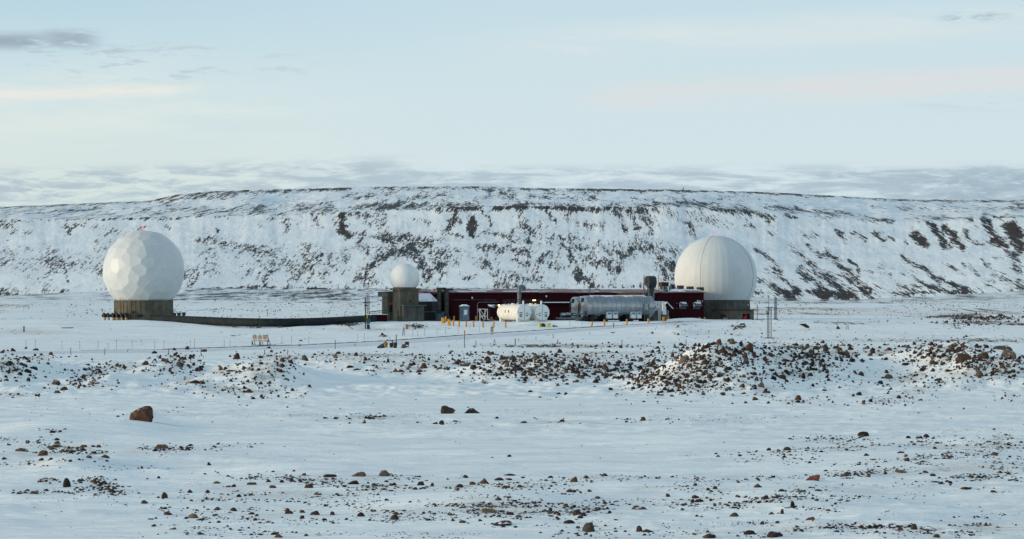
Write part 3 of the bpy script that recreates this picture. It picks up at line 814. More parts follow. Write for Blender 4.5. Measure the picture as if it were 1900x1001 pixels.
# rocks read off the photograph: px, base py, width, height, colour
HAND = '''97 803 12 5 d,219 774 6 4 d,302 833 28 14 b,388 864 9 8 d,37 838 30 7 b,80 846 22 13 b,132 840 11 7 b,100 831 22 8 b,163 850 14 5 d,193 850 20 6 b,77 855 11 5 r,95 853 9 5 r,8 852 12 4 r,
122 904 18 18 d,173 896 14 6 b,35 917 14 5 b,63 917 22 6 r,178 920 16 6 b,208 914 22 7 b,294 888 8 5 d,305 925 13 11 b,268 935 14 7 b,385 915 10 6 r,402 898 15 5 t,465 900 22 8 b,505 906 17 6 b,498 895 12 7 d,523 896 10 7 b,
541 893 11 6 b,573 906 19 9 r,590 919 19 6 b,610 886 29 9 d,304 945 15 4 b,310 956 21 6 b,360 962 26 10 t,404 947 13 6 b,372 966 20 4 r,434 949 16 7 d,465 955 16 5 b,537 954 17 11 r,560 952 14 7 r,585 956 21 9 b,616 956 12 8 b,
560 963 14 8 r,604 940 9 5 d,285 977 10 4 b,320 983 14 6 t,508 993 15 9 d,517 998 18 8 b,373 992 14 4 b,352 915 12 7 d,667 885 35 9 t,714 884 22 12 t,690 778 16 5 b,680 777 14 6 d,808 787 12 4 b,972 785 14 4 b,1043 783 11 6 b,
1193 781 11 7 b,945 848 9 4 d,655 899 24 10 d,696 902 14 6 b,716 895 12 5 b,732 901 10 5 b,780 901 20 9 d,801 903 9 8 b,852 905 16 7 r,876 900 16 7 b,899 898 19 12 b,926 892 20 6 d,948 883 28 4 d,938 906 18 8 r,965 905 12 6 r,
1064 895 16 14 t,1021 887 12 4 d,1088 888 10 6 b,1121 884 13 6 g,1221 889 11 7 r,1060 914 22 8 b,1094 913 10 5 g,1239 922 11 6 r,908 952 30 17 t,925 929 12 6 b,945 956 18 9 d,962 961 14 6 t,1020 953 12 7 t,1070 955 20 9 b,1083 958 12 7 d,
1108 925 14 4 b,1184 946 32 8 b,1103 949 15 5 b,1095 987 29 20 g,1187 987 14 14 g,1200 988 26 6 b,668 959 19 9 d,731 965 18 12 b,795 966 14 4 r,935 976 44 9 d,858 971 17 5 b,1055 972 24 7 d,1078 962 14 5 d,1604 810 25 9 d,
1460 836 20 7 b,1426 836 10 6 d,1481 743 13 9 r,1481 747 11 5 d,1402 743 13 8 b,1568 884 19 6 g,1594 734 11 8 d,1583 736 7 5 b,1667 740 11 7 d,1602 750 8 6 t,1407 905 18 8 b,1487 914 21 5 t,1519 912 16 5 b,1326 908 11 7 b,
1290 925 17 7 d,1298 932 19 6 d,1362 959 18 8 g,1506 965 22 5 R,1471 941 9 15 d,1452 954 8 10 r,1432 955 13 6 b,1394 992 27 8 d,1440 997 36 11 d,1315 999 30 7 d,1696 983 15 13 g,1670 985 13 9 r,1726 985 34 7 b,1738 998 14 8 b,
1599 981 11 7 r,1614 979 9 5 b,1847 846 16 8 b,1764 849 14 5 d,1672 841 16 4 r,1684 856 11 7 b,1642 880 10 6 t,1672 878 24 5 t,1717 878 14 5 b,1731 884 14 6 b,1738 896 26 3 g,1793 909 20 6 b,1843 914 14 5 b,1685 813 12 5 d,
1705 814 16 6 d,1718 812 14 7 d,1740 823 14 4 b,1608 846 12 5 d,1455 849 10 5 d,65 661 6 5 d,76 660 8 6 b,95 659 10 6 b,50 692 15 9 d,62 686 15 7 d,105 714 21 8 b,117 725 18 8 b,106 730 13 6 b,146 721 6 7 r,120 688 7 4 d,
230 684 9 10 b,270 678 17 9 b,217 680 8 6 r,340 668 18 6 d,354 664 10 6 b,315 690 7 7 r,365 688 13 7 t,438 667 14 13 b,409 687 9 13 t,418 685 9 5 g,428 690 17 5 d,427 663 5 5 r,150 708 10 4 g,175 713 20 4 b,360 712 20 5 b,374 712 14 4 b,
462 729 15 10 b,453 722 8 5 b,483 713 9 6 d,524 672 11 10 r,540 675 12 8 r,522 683 8 10 b,565 670 17 13 g,483 665 10 6 r,622 665 11 9 t,628 657 11 5 d,660 661 9 5 r,678 669 8 8 t,720 673 7 9 d,650 683 15 6 d,661 687 14 4 d,699 683 6 6 t,
692 690 10 4 b,778 691 14 7 r,786 684 13 10 r,745 691 14 6 r,520 690 10 5 r,860 680 23 10 t,903 670 14 10 b,930 668 6 8 g,816 685 15 5 b,850 700 9 4 t,900 712 15 5 t,535 730 12 6 g,905 675 12 9 b,950 668 18 9 b,995 666 15 9 t,983 671 17 7 d,
973 677 11 8 r,963 688 16 10 d,1065 680 9 7 r,1073 694 12 10 R,1087 698 12 6 d,1112 683 9 8 r,1122 686 17 11 b,1110 701 6 6 t,1130 698 26 6 b,1070 710 13 7 g,1052 714 9 5 g,1035 716 7 4 t,985 727 12 4 d,1050 731 8 5 d,1036 731 10 3 d,1002 738 8 3 r,
1247 736 10 4 g,1195 746 8 3 g,1270 672 21 18 t,1318 641 17 8 d,1312 646 22 6 d,1335 640 13 12 r,1355 636 15 6 d,1359 639 12 12 t,1388 652 20 18 r,1376 641 9 8 d,1382 666 11 12 b,1384 676 13 10 d,1247 663 9 10 r,1298 642 9 6 d,1337 699 18 8 t,
1380 701 10 7 r,1310 676 12 9 b,1279 681 12 8 r,1262 721 10 10 r,1207 681 13 9 r,1190 685 9 8 d,1224 690 10 7 b,1275 700 10 8 b,1300 712 12 7 d,1477 642 12 7 d,1498 645 9 8 b,1518 641 10 5 g,1533 652 12 13 g,1512 649 13 7 g,1505 657 10 9 t,
1577 643 11 6 b,1570 658 18 11 g,1557 656 8 7 t,1574 665 10 11 b,1582 672 12 8 d,1562 672 10 9 d,1649 651 15 7 r,1615 661 11 7 t,1599 672 9 6 b,1648 703 20 9 t,1646 693 10 8 r,1633 713 12 7 d,1598 698 12 8 b,1765 653 14 17 g,1792 669 28 24 b,
1789 645 14 8 b,1824 665 26 14 b,1862 650 37 13 g,1871 665 33 15 t,1890 673 15 6 r,1819 699 17 11 t,1741 707 16 9 g,1731 676 12 8 b,1706 660 12 8 g,1682 678 16 5 d,1694 670 10 5 t,1783 672 12 7 b,1796 676 9 5 r,1593 733 10 7 b,1404 707 11 9 g,
1412 719 14 12 t,1450 703 18 10 b,1503 698 12 6 g,1535 693 8 9 b,1455 672 11 7 b,1430 663 12 8 g,1505 663 10 6 t,1420 672 13 8 r,1478 663 10 7 b,1490 708 8 4 r,1530 725 10 3 R,1557 720 6 4 b,1340 655 14 7 b,1362 662 12 8 r,1300 665 13 8 b,
1330 680 12 8 b,1350 708 14 9 d,1318 702 14 9 b,1230 705 12 8 d,1198 712 12 6 r,1175 722 10 5 d,1246 728 16 5 d,1170 676 10 8 b,1160 690 12 6 d,1812 645 10 7 b,1745 646 12 7 g,1725 652 14 6 r,1760 690 12 6 d,1850 690 12 7 b,1880 700 10 5 d,
1835 676 14 6 r,1862 684 14 8 b,1555 611 8 7 b,1372 656 12 6 b,1398 662 10 7 r'''
NAMED = {
    (302, 833): 'Oval brown boulder at the right end of the low stony row on the left',
    (122, 904): 'Dark pointed triangular rock standing alone in the snow at lower left',
    (610, 886): 'Flat black slab lying on the snow left of the two tan rocks',
    (667, 885): 'Long flat tan rock, left one of a tan pair on the near snow crest',
    (714, 884): 'Rounded tan rock with a peaked top, right one of the pair in the near ground',
    (360, 962): 'Smooth tan rock shaped like a low dome, lower left near ground',
    (1064, 895): 'Upright tan rock taller than it is wide, near ground right of the middle',
    (908, 952): 'Broad flat-topped tan rock amid a patch of small stones near the bottom middle',
    (1095, 987): 'Largest grey rock at the bottom edge, rounded and leaning to the right',
    (1187, 987): 'Grey upright rock at the bottom edge with a low tail of stone on its right',
    (935, 976): 'Long low black rock arched over the snow at the bottom middle',
    (1604, 810): 'Dark flat oval rock alone on clean snow at the right, below the stony mounds',
    (1460, 836): 'Brown rock lying ahead of a thin lit snow ridge at the right',
    (1440, 997): 'Wide black rounded rock cut by the bottom edge, right of the middle',
    (1696, 983): 'Pointed grey rock leaning left at the bottom right',
    (1270, 672): 'Big round tan boulder set in the left slope of the largest stone mound',
    (1388, 652): 'Big round reddish boulder on the crest of the largest stone mound',
    (1359, 639): 'Pale tan round rock on the very top of the largest stone mound',
    (1335, 640): 'Reddish round rock left of the pale one on top of the largest stone mound',
    (1792, 669): 'Largest rust brown boulder on the right stone mound, angular and upright',
    (1765, 653): 'Grey upright block left of the largest rust brown boulder on the right mound',
    (1824, 665): 'Brown sloping boulder right of the largest rust brown boulder on the right mound',
    (1862, 650): 'Wide grey boulder with snow on its back at the far right of the right mound',
    (1871, 665): 'Tan pyramid shaped boulder below the wide grey one at the far right',
    (438, 667): 'Brown triangular rock pointing up on the left of the middle left mound',
    (409, 687): 'Narrow tan rock leaning upright on the snow below the brown triangular rock',
    (565, 670): 'Grey blocky rock alone on snow right of the middle left mound',
    (860, 680): 'Tan low triangular rock at the left end of the long stony bank',
    (1073, 694): 'Round rust red rock in the long stony bank in the middle',
    (1122, 686): 'Brown round rock at the right end of the long stony bank, beside the largest mound',
    (1570, 658): 'Grey green rounded boulder on the right shoulder of the largest mound',
    (1648, 703): 'Smooth tan oval rock on open snow between the two right mounds',
    (1819, 699): 'Tan rounded rock by itself on the lower slope of the right mound',
    (1412, 719): 'Tan chunky rock at the foot of the largest mound',
    (1481, 743): 'Reddish round rock at the foot of the slope right of the largest mound',
    (1667, 740): 'Small dark arched rock on clean snow below the dip between the right mounds',
}


ZONES = [(-99, 210, 'left-edge mound'), (210, 400, 'low mound below the black pipe'), (400, 575, 'mound below the warning board'), (575, 850, 'hollow between the mounds'),
         (850, 1165, 'long stony bank'), (1165, 1405, 'largest mound'), (1405, 1600, 'right shoulder of the largest mound'), (1600, 1680, 'dip between the right mounds'), (1680, 2000, 'right-edge mound')]


def third(v, a, b, names): return names[min(2, max(0, int((v - a) / (b - a) * 3)))]


def where_(x, y):
    """(exact place, zone)"""
    if y > 862:
        row = third(y, 862, 1001, ('upper rows', 'middle rows', 'bottom rows'))
        c5 = ('far left', 'left', 'middle', 'right', 'far right')[min(4, int(x / 380))]
        return f'{row} of the near ground, {c5}', f'near ground, {c5}'
    if y > 790:
        z = 'low stony row at the left' if x < 700 else 'open snow at the right'
        return f"{third(x, 0, 420, ('left', 'middle', 'right')) if x < 700 else third(x, 1400, 1900, ('left', 'middle', 'right'))} part of the {z}", z
    if y > 752:
        return f"flat snow before the mounds, {third(x, 600, 1250, ('left', 'middle', 'right'))}", 'flat snow before the mounds'
    if y < 640 and (x < 1290 or x > 1600):
        return f"far snow by the road, {third(x, 0, 1900, ('left', 'middle', 'right'))}", 'far snow by the road'
    for a, b, s_ in ZONES:
        if x < b:
            return f"{third(y, 640, 735, ('crest', 'slope', 'foot'))} of the {s_}, {third(x, max(a, 0), min(b, 1900), ('left', 'middle', 'right'))}", s_
    return 'crest', 'mound'


cand = []
for s_ in HAND.replace('\n', '').split(','):
    a = s_.split()
    cand.append((float(a[0]), float(a[1]), float(a[2]), float(a[3]), a[4], True))
cols = 'bbbbrggtddddd'
for cx, cy, rx, ry, slp, n, sz in CL:
    for i in range(int(n * (1.5 if sz < 2.5 else 1.2 if cy < 740 else 3.0))):
        if rx > 250:
            ex, ey = rnd.uniform(-1, 1), rnd.uniform(-1, 1)
        else:
            ex, ey = (rnd.gauss(0, .62) if rnd.random() < .6 else rnd.uniform(-1.5, 1.5)), (rnd.gauss(0, .6) if rnd.random() < .6 else rnd.uniform(-1.5, 1.5))
        x = cx + ex * rx; y = cy + ey * ry + slp * ex * rx
        if cy > 760 and float(fbm(np.array([x / 75.]), np.array([y / 7.5]), 93, 3)[0]) + rnd.gauss(0, .10) < -.02: continue
        if not (-30 < x < 1930 and 550 < y < 1010): continue
        s_ = sz * min(2.0, max(.34, rnd.lognormvariate(-.32, .5)))
        if sz > 3.5 and cy > 760: s_ *= 1.12
        if sz <= 3.5: s_ = min(s_, 4.5)
        if sz < 2.5:
            s_ = min(s_ * .8, 2.6)
            if float(fbm(np.array([x / 45.]), np.array([y / 6.]), 91, 3)[0]) + rnd.gauss(0, .12) < .0: continue
        asp = rnd.uniform(.6, 1.0) if y < 600 else rnd.uniform(.38, .75) if y < 760 else rnd.uniform(.24, .52)
        cand.append((x, y, s_, s_ * asp, rnd.choice(cols), False))
cand.sort(key=lambda q: (not q[5], -q[2] * q[3]))
hand = [q for q in cand if q[5]]
rest = [q for q in cand if not q[5]]
pool = sorted(hand + rest, key=lambda q: -q[2] * q[3] * (1.0 if not ((int(q[0]), int(q[1])) in NAMED) else 50))
indiv = pool[:297]
stuff = pool[297:]


def place(x, y, w_, h_):
    gx, gy, gz = hit(x, y)
    k = gy / F
    return gx, gy, gz, w_ * k / 2, h_ * k


for x, y, w_, h_, c_, hd in indiv:
    gx, gy, gz, hw, hh = place(x, y, w_, h_)
    o = bpy.data.objects.new('stone', rnd.choice(RMESH))
    COL.objects.link(o)
    dep = hw * rnd.uniform(.7, 1.05)
    o.location = (gx, gy + dep * .7, float(H(np.array([gx]), np.array([gy + dep * .7]))[0]) - hh * .26)
    o.scale = (hw * 1.02, dep, hh * 1.15)
    o.rotation_euler = (rnd.uniform(-.12, .12), rnd.uniform(-.15, .15), rnd.uniform(-.35, .35) + rnd.choice([0, math.pi]))
    hm = rnd.uniform(.42, .78); hcol = [v * hm * rnd.uniform(.96, 1.04) for v in HUE[c_]]
    o.color = (*hcol, 1)
    nm = NAMED.get((int(x), int(y))) if hd else None
    if nm:
        tagp(o, nm, 'rock')
    else:
        size = 'large' if w_ * h_ > 150 else 'medium' if w_ * h_ > 75 else 'small'
        shp = 'flat' if h_ / w_ < .42 else 'upright' if h_ / w_ > .95 else 'rounded'
        pl_, zn = where_(x, y)
        tagp(o, f'{size} {shp} {CNAME[c_]} stone, {pl_}', 'rock', f'{CNAME[c_]} stones, {zn}')

# three boulders with shapes of their own
def boulder(seed, x, y, w_, h_, col, label, squash=(1, 1), prof=None, name='boulder'):
    gx, gy, gz, hw, hh = place(x, y, w_, h_)
    v, f = rock_shape(seed, 4, cuts=16)
    vx = v[:, 0]
    if prof is not None:
        top = np.interp(vx, [p[0] for p in prof], [p[1] for p in prof])
        v[:, 2] = np.where(v[:, 2] > 0, v[:, 2] * top, v[:, 2])
    v = v * np.array([hw, hw * .8, hh])
    me = bpy.data.meshes.new(name); me.from_pydata(v.tolist(), [], f.tolist()); me.materials.append(M['rock']); me.update()
    o = bpy.data.objects.new(name, me); COL.objects.link(o)
    o.location = (gx, gy + hw * .55, gz - hh * .04)
    o.color = (*col, 1)
    return tagp(o, label, 'boulder')


def outline_rock(px, py, pts, dep, col, label, seed):
    """boulder modelled from its side outline (photo pixels, x right, y up, from the foot), rounded off in depth"""
    gx, gy, gz = hit(px, py); k = gy / F
    bm = bmesh.new(); rings = []
    cx = sum(p[0] for p in pts) / len(pts)
    for yy, sc, sz in ((-.62, .66, .60), (-.42, .95, .92), (-.1, 1.08, 1.04), (.25, 1.0, .96), (.55, .75, .62)):
        rings.append([bm.verts.new((((p[0] - cx) * sc + cx) * k, yy * dep, (p[1] * sz) * k - .12)) for p in pts])
    n = len(pts)
    for a_, b_ in zip(rings[:-1], rings[1:]):
        for i in range(n):
            bm.faces.new((a_[i], a_[(i + 1) % n], b_[(i + 1) % n], b_[i]))
    bm.faces.new(rings[0][::-1]); bm.faces.new(rings[-1])
    bmesh.ops.triangulate(bm, faces=bm.faces[:])
    bmesh.ops.subdivide_edges(bm, edges=bm.edges[:], cuts=3, use_grid_fill=True, smooth=.0)
    co = np.array([v.co[:] for v in bm.verts])
    q = co / (12 * k)
    d1 = fbm(q[:, 0] * 1.3 + q[:, 1] * .8, q[:, 2] * 1.3 - q[:, 1], seed, 5, .6); d2 = fbm(q[:, 1] * 1.3 + 5, q[:, 2] * 1.2 + q[:, 0] * .6, seed + 3, 5, .6)
    for v, a_, b_ in zip(bm.verts, d1, d2):
        v.co.x += a_ * 2.2 * k; v.co.y += b_ * 3.5 * k; v.co.z += (a_ - b_) * .9 * k
    bmesh.ops.recalc_face_normals(bm, faces=bm.faces[:])
    me = bpy.data.meshes.new('boulder'); bm.to_mesh(me); bm.free()
    me.materials.append(M['rock'])
    o = bpy.data.objects.new('boulder', me); COL.objects.link(o); o.location = (gx, gy + dep * .6, gz); o.color = (*col, 1)
    return tagp(o, label, 'boulder'), gx, gy, gz, k


def drift(gx, gy, gz, k, x0, L_, h_, w_, name='snow_drift'):
    """wind-packed tail of snow in the lee (right) of a boulder"""
    vs_ = []; n = 26; m_ = 9
    for i in range(n + 1):
        f_ = i / n; hh = h_ * k * (1 - f_) ** 1.5; ww = w_ * k * (1 - .55 * f_)
        for j in range(m_):
            a = -1 + 2 * j / (m_ - 1)
            vs_.append((gx + (x0 + L_ * f_) * k, gy + .35 + a * ww + f_ * .2, gz - .05 + hh * max(0, 1 - abs(a) ** 1.3) ** 1.0 * (1 if a < 0 else .9)))
    b = MB(); b.add(vs_, [(i * m_ + j, (i + 1) * m_ + j, (i + 1) * m_ + j + 1, i * m_ + j + 1) for i in range(n) for j in range(m_ - 1)], True)
    o = b.build(name, M['ground']); o['kind'] = 'structure'


_, gx, gy, gz, k = outline_rock(264, 782, [(-25, 0), (-24, 12), (-22, 19), (-15, 24), (-6, 28), (2, 32), (10, 32), (16, 27), (19, 18), (21, 9), (24, 0)], .75, (.075, .040, .025), 'Biggest lone brown boulder at the left with a snow drift on its right side', 3)
drift(gx, gy, gz, k, 10, 62, 30, 16)
drift(gx, gy - .9, gz, k, -16, 40, 6, 8)
outline_rock(829, 768, [(-10, 0), (-11, 10), (-9, 18), (-2, 19), (6, 15), (15, 11), (12, 6), (5, 3), (6, 0)], .35, (.038, .030, .026), 'Left rock of the dark pair on open snow, with a ledge of snow on it', 9)
_, gx, gy, gz, k = outline_rock(878, 767.5, [(-17, 3), (-11, 9), (-6, 14), (0, 13), (6, 9), (12, 5), (17, 0), (-5, 0)], .35, (.042, .031, .027), 'Right rock of the dark pair on open snow, peaked and sloping to the right', 14)
drift(gx, gy, gz, k, -42, 32, 5, 10)
_, gx, gy, gz, k = outline_rock(1509, 892, [(-14, 0), (-13, 6), (-8, 11), (0, 14), (8, 17), (12, 17), (13, 13), (11, 8), (12, 0)], .30, (.14, .046, .026), 'Single rust red boulder on the snow at the lower right, largest stone there', 21)
drift(gx, gy, gz, k, 6, 32, 12, 9)
for px, py, L_, h_ in ((302, 833, 60, 8), (1064, 895, 40, 6), (714, 884, 40, 5), (122, 904, 30, 6), (1095, 987, 40, 8), (1460, 836, 110, 5), (899, 898, 40, 5), (1604, 810, 34, 3), (388, 864, 26, 3), (573, 906, 30, 4), (1362, 959, 40, 4)):
    gx, gy, gz = hit(px, py); drift(gx, gy, gz, gy / F, 3, L_, h_, 8)

# all the smaller stones, one mesh
SV = [rock_shape(200 + i, 2, cuts=9) for i in range(8)]
SL = [rock_shape(230 + i, 1, cuts=7) for i in range(6)]
vs, fs, cs = [], [], []
base = 0
sa = np.array([(q[0], q[1], q[2], q[3]) for q in stuff])
for i, (x, y, w_, h_, c_, hd) in enumerate(stuff):
    gx, gy, gz, hw, hh = place(x, y, w_, h_)
    v, f = (SV[i % 8] if w_ > 6.5 else SL[i % 6])
    a = rnd.uniform(0, 6.28)
    s1, s2 = hw * rnd.uniform(.85, 1.1), hw * rnd.uniform(.85, 1.1)
    vx = v[:, 0] * s1; vy = v[:, 1] * s2
    p = np.stack([vx * math.cos(a) - vy * math.sin(a) + gx, vx * math.sin(a) + vy * math.cos(a) + gy, v[:, 2] * hh * 1.25 + gz - hh * .2], -1)
    vs.append(p); fs.append(f + base); base += len(p)
    hc = HUE[c_]; m_ = rnd.uniform(.25, .6)
    cs.append(np.tile(np.array([hc[0] * m_, hc[1] * m_, hc[2] * m_, 1.0]), (len(p), 1)))
vs = np.concatenate(vs); fs = np.concatenate(fs); cs = np.concatenate(cs)
me = bpy.data.meshes.new('scattered_stones')
me.vertices.add(len(vs)); me.vertices.foreach_set('co', vs.astype(np.float32).ravel())
me.loops.add(len(fs) * 3); me.loops.foreach_set('vertex_index', fs.astype(np.int32).ravel())
me.polygons.add(len(fs)); me.polygons.foreach_set('loop_start', np.arange(0, len(fs) * 3, 3, dtype=np.int32))
me.update(calc_edges=True)
ca = me.color_attributes.new('tint', 'FLOAT_COLOR', 'POINT'); ca.data.foreach_set('color', cs.astype(np.float32).ravel())
me.materials.append(M['rubble'])
o = bpy.data.objects.new('scattered_stones', me); COL.objects.link(o)
tagp(o, 'countless small dark and brown stones scattered through the snow', 'stones', kind='stuff')
print('stones', len(stuff), len(fs))

# dry grass tufts poking through the snow
gv, gf = [], []
for cx, cy, rx, ry, n in [(540, 772, 110, 5, 70), (760, 771, 60, 6, 50), (960, 764, 40, 6, 34), (1060, 768, 60, 5, 26), (1300, 783, 60, 6, 24), (1770, 800, 30, 5, 26), (1850, 812, 20, 10, 30), (1830, 800, 60, 8, 26), (1640, 690, 40, 12, 40), (300, 770, 60, 5, 14), (1270, 845, 20, 4, 10), (1390, 785, 60, 6, 22)]:
    for i in range(n):
        x, y = cx + rnd.gauss(0, .5) * rx, cy + rnd.gauss(0, .5) * ry
        gx, gy, gz = hit(x, y)
        for j in range(5):
            a = rnd.uniform(0, 6.28); l = rnd.uniform(.03, .09); w_ = .0035
            bx, by = gx + rnd.gauss(0, .05), gy + rnd.gauss(0, .05)
            tx, ty = math.cos(a) * l * .6, math.sin(a) * l * .6
            b = len(gv)
            gv += [(bx - w_, by, gz - .01), (bx + w_, by, gz - .01), (bx, by + w_, gz - .01), (bx + tx, by + ty, gz + l)]
            gf += [(b, b + 1, b + 3), (b + 1, b + 2, b + 3), (b + 2, b, b + 3)]
me = bpy.data.meshes.new('dry_grass'); me.from_pydata(gv, [], gf)
me.materials.append(mat('dry grass', (.20, .15, .09), .9)); me.update()
o = bpy.data.objects.new('dry_grass', me); COL.objects.link(o)
tagp(o, 'thin dry grass stalks poking out of the snow', 'grass', kind='stuff')
# ------------------------------------------------------------------ the station
PAD = EZ - 4.95
TH = math.radians(24)
CT, STH = math.cos(TH), math.sin(TH)


def WX(px, D): return (px - 950) / F * D
def ZZ(py, D): return EZ - (py - HOR) * D / F          # height above datum
def ZL(py, D): return ZZ(py, D) - PAD                  # height above the pad
def K(D): return D / F


def st(name, label, cat, px, D, group=None, rot=TH, z=PAD):
    return thing(name, label, cat, (WX(px, D), D, z), rot, group)


def text_part(name, s_, size, m_, parent, loc, rot=(math.pi / 2, 0, 0), ext=.01):
    cu = bpy.data.curves.new(name, 'FONT'); cu.body = s_; cu.size = size; cu.extrude = ext
    cu.align_x = 'CENTER'; cu.align_y = 'CENTER'
    tmp = bpy.data.objects.new('tmp', cu); COL.objects.link(tmp)
    bpy.context.view_layer.update()
    me = bpy.data.meshes.new_from_object(tmp)
    bpy.data.objects.remove(tmp); bpy.data.curves.remove(cu)
    me.materials.clear(); me.materials.append(m_)
    o = bpy.data.objects.new(name, me); COL.objects.link(o)
    o.parent = parent; o.location = loc; o.rotation_euler = rot
    return o


def dual_sphere(n, R, zcut, seed, jit, name, m_, parent, cz, rough=0.0):
    """a globe of flat many-sided panels: planes touching the sphere at jittered points"""
    r_ = np.random.RandomState(seed)
    i = np.arange(n) + .5
    ph = np.arccos(1 - 2 * i / n); th = math.pi * (1 + 5 ** .5) * i
    p = np.stack([np.cos(th) * np.sin(ph), np.sin(th) * np.sin(ph), np.cos(ph)], -1)
    p += r_.normal(size=p.shape) * jit; p /= np.linalg.norm(p, axis=1)[:, None]
    bm = bmesh.new()
    for q in p: bm.verts.new(q)
    bmesh.ops.convex_hull(bm, input=bm.verts)
    bm.verts.ensure_lookup_table()
    bm.verts.index_update(); bm.faces.index_update(); bmesh.ops.triangulate(bm, faces=bm.faces)
    bm.faces.index_update(); bm.faces.ensure_lookup_table(); bm.verts.ensure_lookup_table()
    nv = []
    for f in bm.faces:
        f.normal_update()
        a = f.normal; d = a.dot(f.verts[0].co)
        nv.append(a / d)
    faces = []
    for v in bm.verts:
        fl = [f.index for f in v.link_faces]
        nrm = v.co.normalized(); t1 = nrm.orthogonal().normalized(); t2 = nrm.cross(t1)
        fl.sort(key=lambda k: math.atan2((nv[k] - v.co).dot(t2), (nv[k] - v.co).dot(t1)))
        if len(fl) > 2: faces.append(fl)
    bm.free()
    b2 = bmesh.new()
    vv = [b2.verts.new(q * R / 1.008) for q in nv]
    for f in faces:
        try: b2.faces.new([vv[k] for k in f])
        except ValueError: pass
    g = bmesh.ops.bisect_plane(b2, geom=b2.verts[:] + b2.edges[:] + b2.faces[:], plane_co=(0, 0, zcut), plane_no=(0, 0, 1), clear_inner=True)
    bmesh.ops.recalc_face_normals(b2, faces=b2.faces)
    me = bpy.data.meshes.new(name); b2.to_mesh(me); b2.free()
    me.materials.append(m_)
    o = bpy.data.objects.new(name, me); COL.objects.link(o); o.parent = parent; o.location = (0, 0, cz)
    return o


# ---- left radome
D = 466.0; k = K(D)
t = st('faceted_radome', 'Big white globe of flat panels on a round brown concrete drum at the left', 'radome', 266.5, D, rot=0)
zc = ZL(503, D); R = 75 * k
dual_sphere(205, R, -55 * k, 5, .07, 'dome', M['dome'], t, zc)
zt = ZL(557.5, D)
b = MB(); b.lathe([(54 * k, -.6), (54 * k, zt - .12), (54.6 * k, zt - .11), (54.6 * k, zt)], n=40, smooth=False)
drum = b.build('drum', M['concrete'], t)
b = MB()
for i in range(40):
    a = 2 * math.pi * i / 40
    x, y = math.cos(a) * 54.2 * k, math.sin(a) * 54.2 * k
    b.cyl((x, y, -.3), (x, y, zt - .14), .035, n=5)
b.build('form_ridge', M['concrete'], drum)
b = MB(); b.lathe([(51 * k, zt + .002), (51.5 * k, zt + .1), (51 * k, zt + .16)], n=48); b.build('base_ring', M['whitec'], t)
b = MB(); b.cyl((0, 0, zc + R - .05), (0, 0, zc + R + .28), .05); m0 = b.build('lamp_stem', M['whitec'], t)
b = MB(); b.lathe([(.1, zc + R + .28), (.14, zc + R + .36), (.12, zc + R + .55), (.04, zc + R + .62)], n=10); b.build('lamp', M['redlamp'], t)
b = MB(); yy_ = -54 * k * .985; b.box((261 - 266.5) * k, (271 - 266.5) * k, yy_ - .5, yy_ + .3, ZL(588, D), ZL(583, D)); b.build('intake_box', M['black'], t)
for px in (217, 254):
    dx = (px - 266.5) * k; dy = -math.sqrt(max(0, (54 * k) ** 2 - dx * dx))
    b = MB(); b.box(dx - .14, dx + .14, dy - .3, dy + .1, ZL(581, D), ZL(577.5, D)); b.build('floodlight', M['black'], t)
b = MB()
for j in range(9):
    dx = (321.5 - 266.5) * k; b.box(dx - .02, dx + .22, -.1, .1, ZL(577 + j * 1.9, D), ZL(576.2 + j * 1.9, D))
b.build('cable_ladder', M['black'], t)

# exhaust elbows left of the drum
t0 = None
for i, px in enumerate((194.5, 201.5, 210, 217.5, 226, 234)):
    D = 462 - .2 * i; k = K(D)
    if t0 is None:
        t0 = st('exhaust_elbow', 'Outermost of six black hooded exhaust elbows left of the concrete drum', 'exhaust', px, D, 'exhaust elbows beside the left radome', rot=math.radians(-65))
        b = MB(); b.cyl((0, 0, -.3), (0, 0, .72), .19, n=12); b.build('stem', M['tan'], t0)
        b = MB(); b.tube([(0, 0, .70), (0, 0, .95), (-.12, 0, 1.12), (-.35, 0, 1.18), (-.62, 0, 1.05), (-.72, 0, .86)], [.2, .24, .27, .29, .31, .33], 12); b.build('hood', M['black'], t0)
    else:
        c_ = copy_tree(t0); c_.location = (WX(px, D), D, PAD)
        c_['label'] = ['', 'Second exhaust elbow from the left beside the concrete drum', 'Third exhaust elbow from the left beside the concrete drum', 'Fourth exhaust elbow from the left, half before the concrete drum',
                       'Fifth exhaust elbow from the left, in front of the concrete drum', 'Exhaust elbow nearest the middle of the concrete drum'][i]
for i, (px, top) in enumerate(((323.5, 581), (332, 580.5), (341, 580))):
    D = 474.0; k = K(D)
    v_ = st('vent_cap', ['Dark vent cap touching the right side of the concrete drum', 'Middle dark vent cap behind the black pipe', 'Rightmost of three dark vent caps behind the black pipe'][i], 'vent', px, D, 'dark vent caps behind the black pipe', rot=.3)
    b = MB(); b.lathe([(.16, -.2), (.16, ZL(586, D))], n=12); b.build('stem', M['black'], v_)
    b = MB(); b.lathe([(.26, ZL(586, D)), (.33, ZL(583, D)), (.34, ZL(top, D))], n=14); b.build('hood', M['darkgrey'], v_)

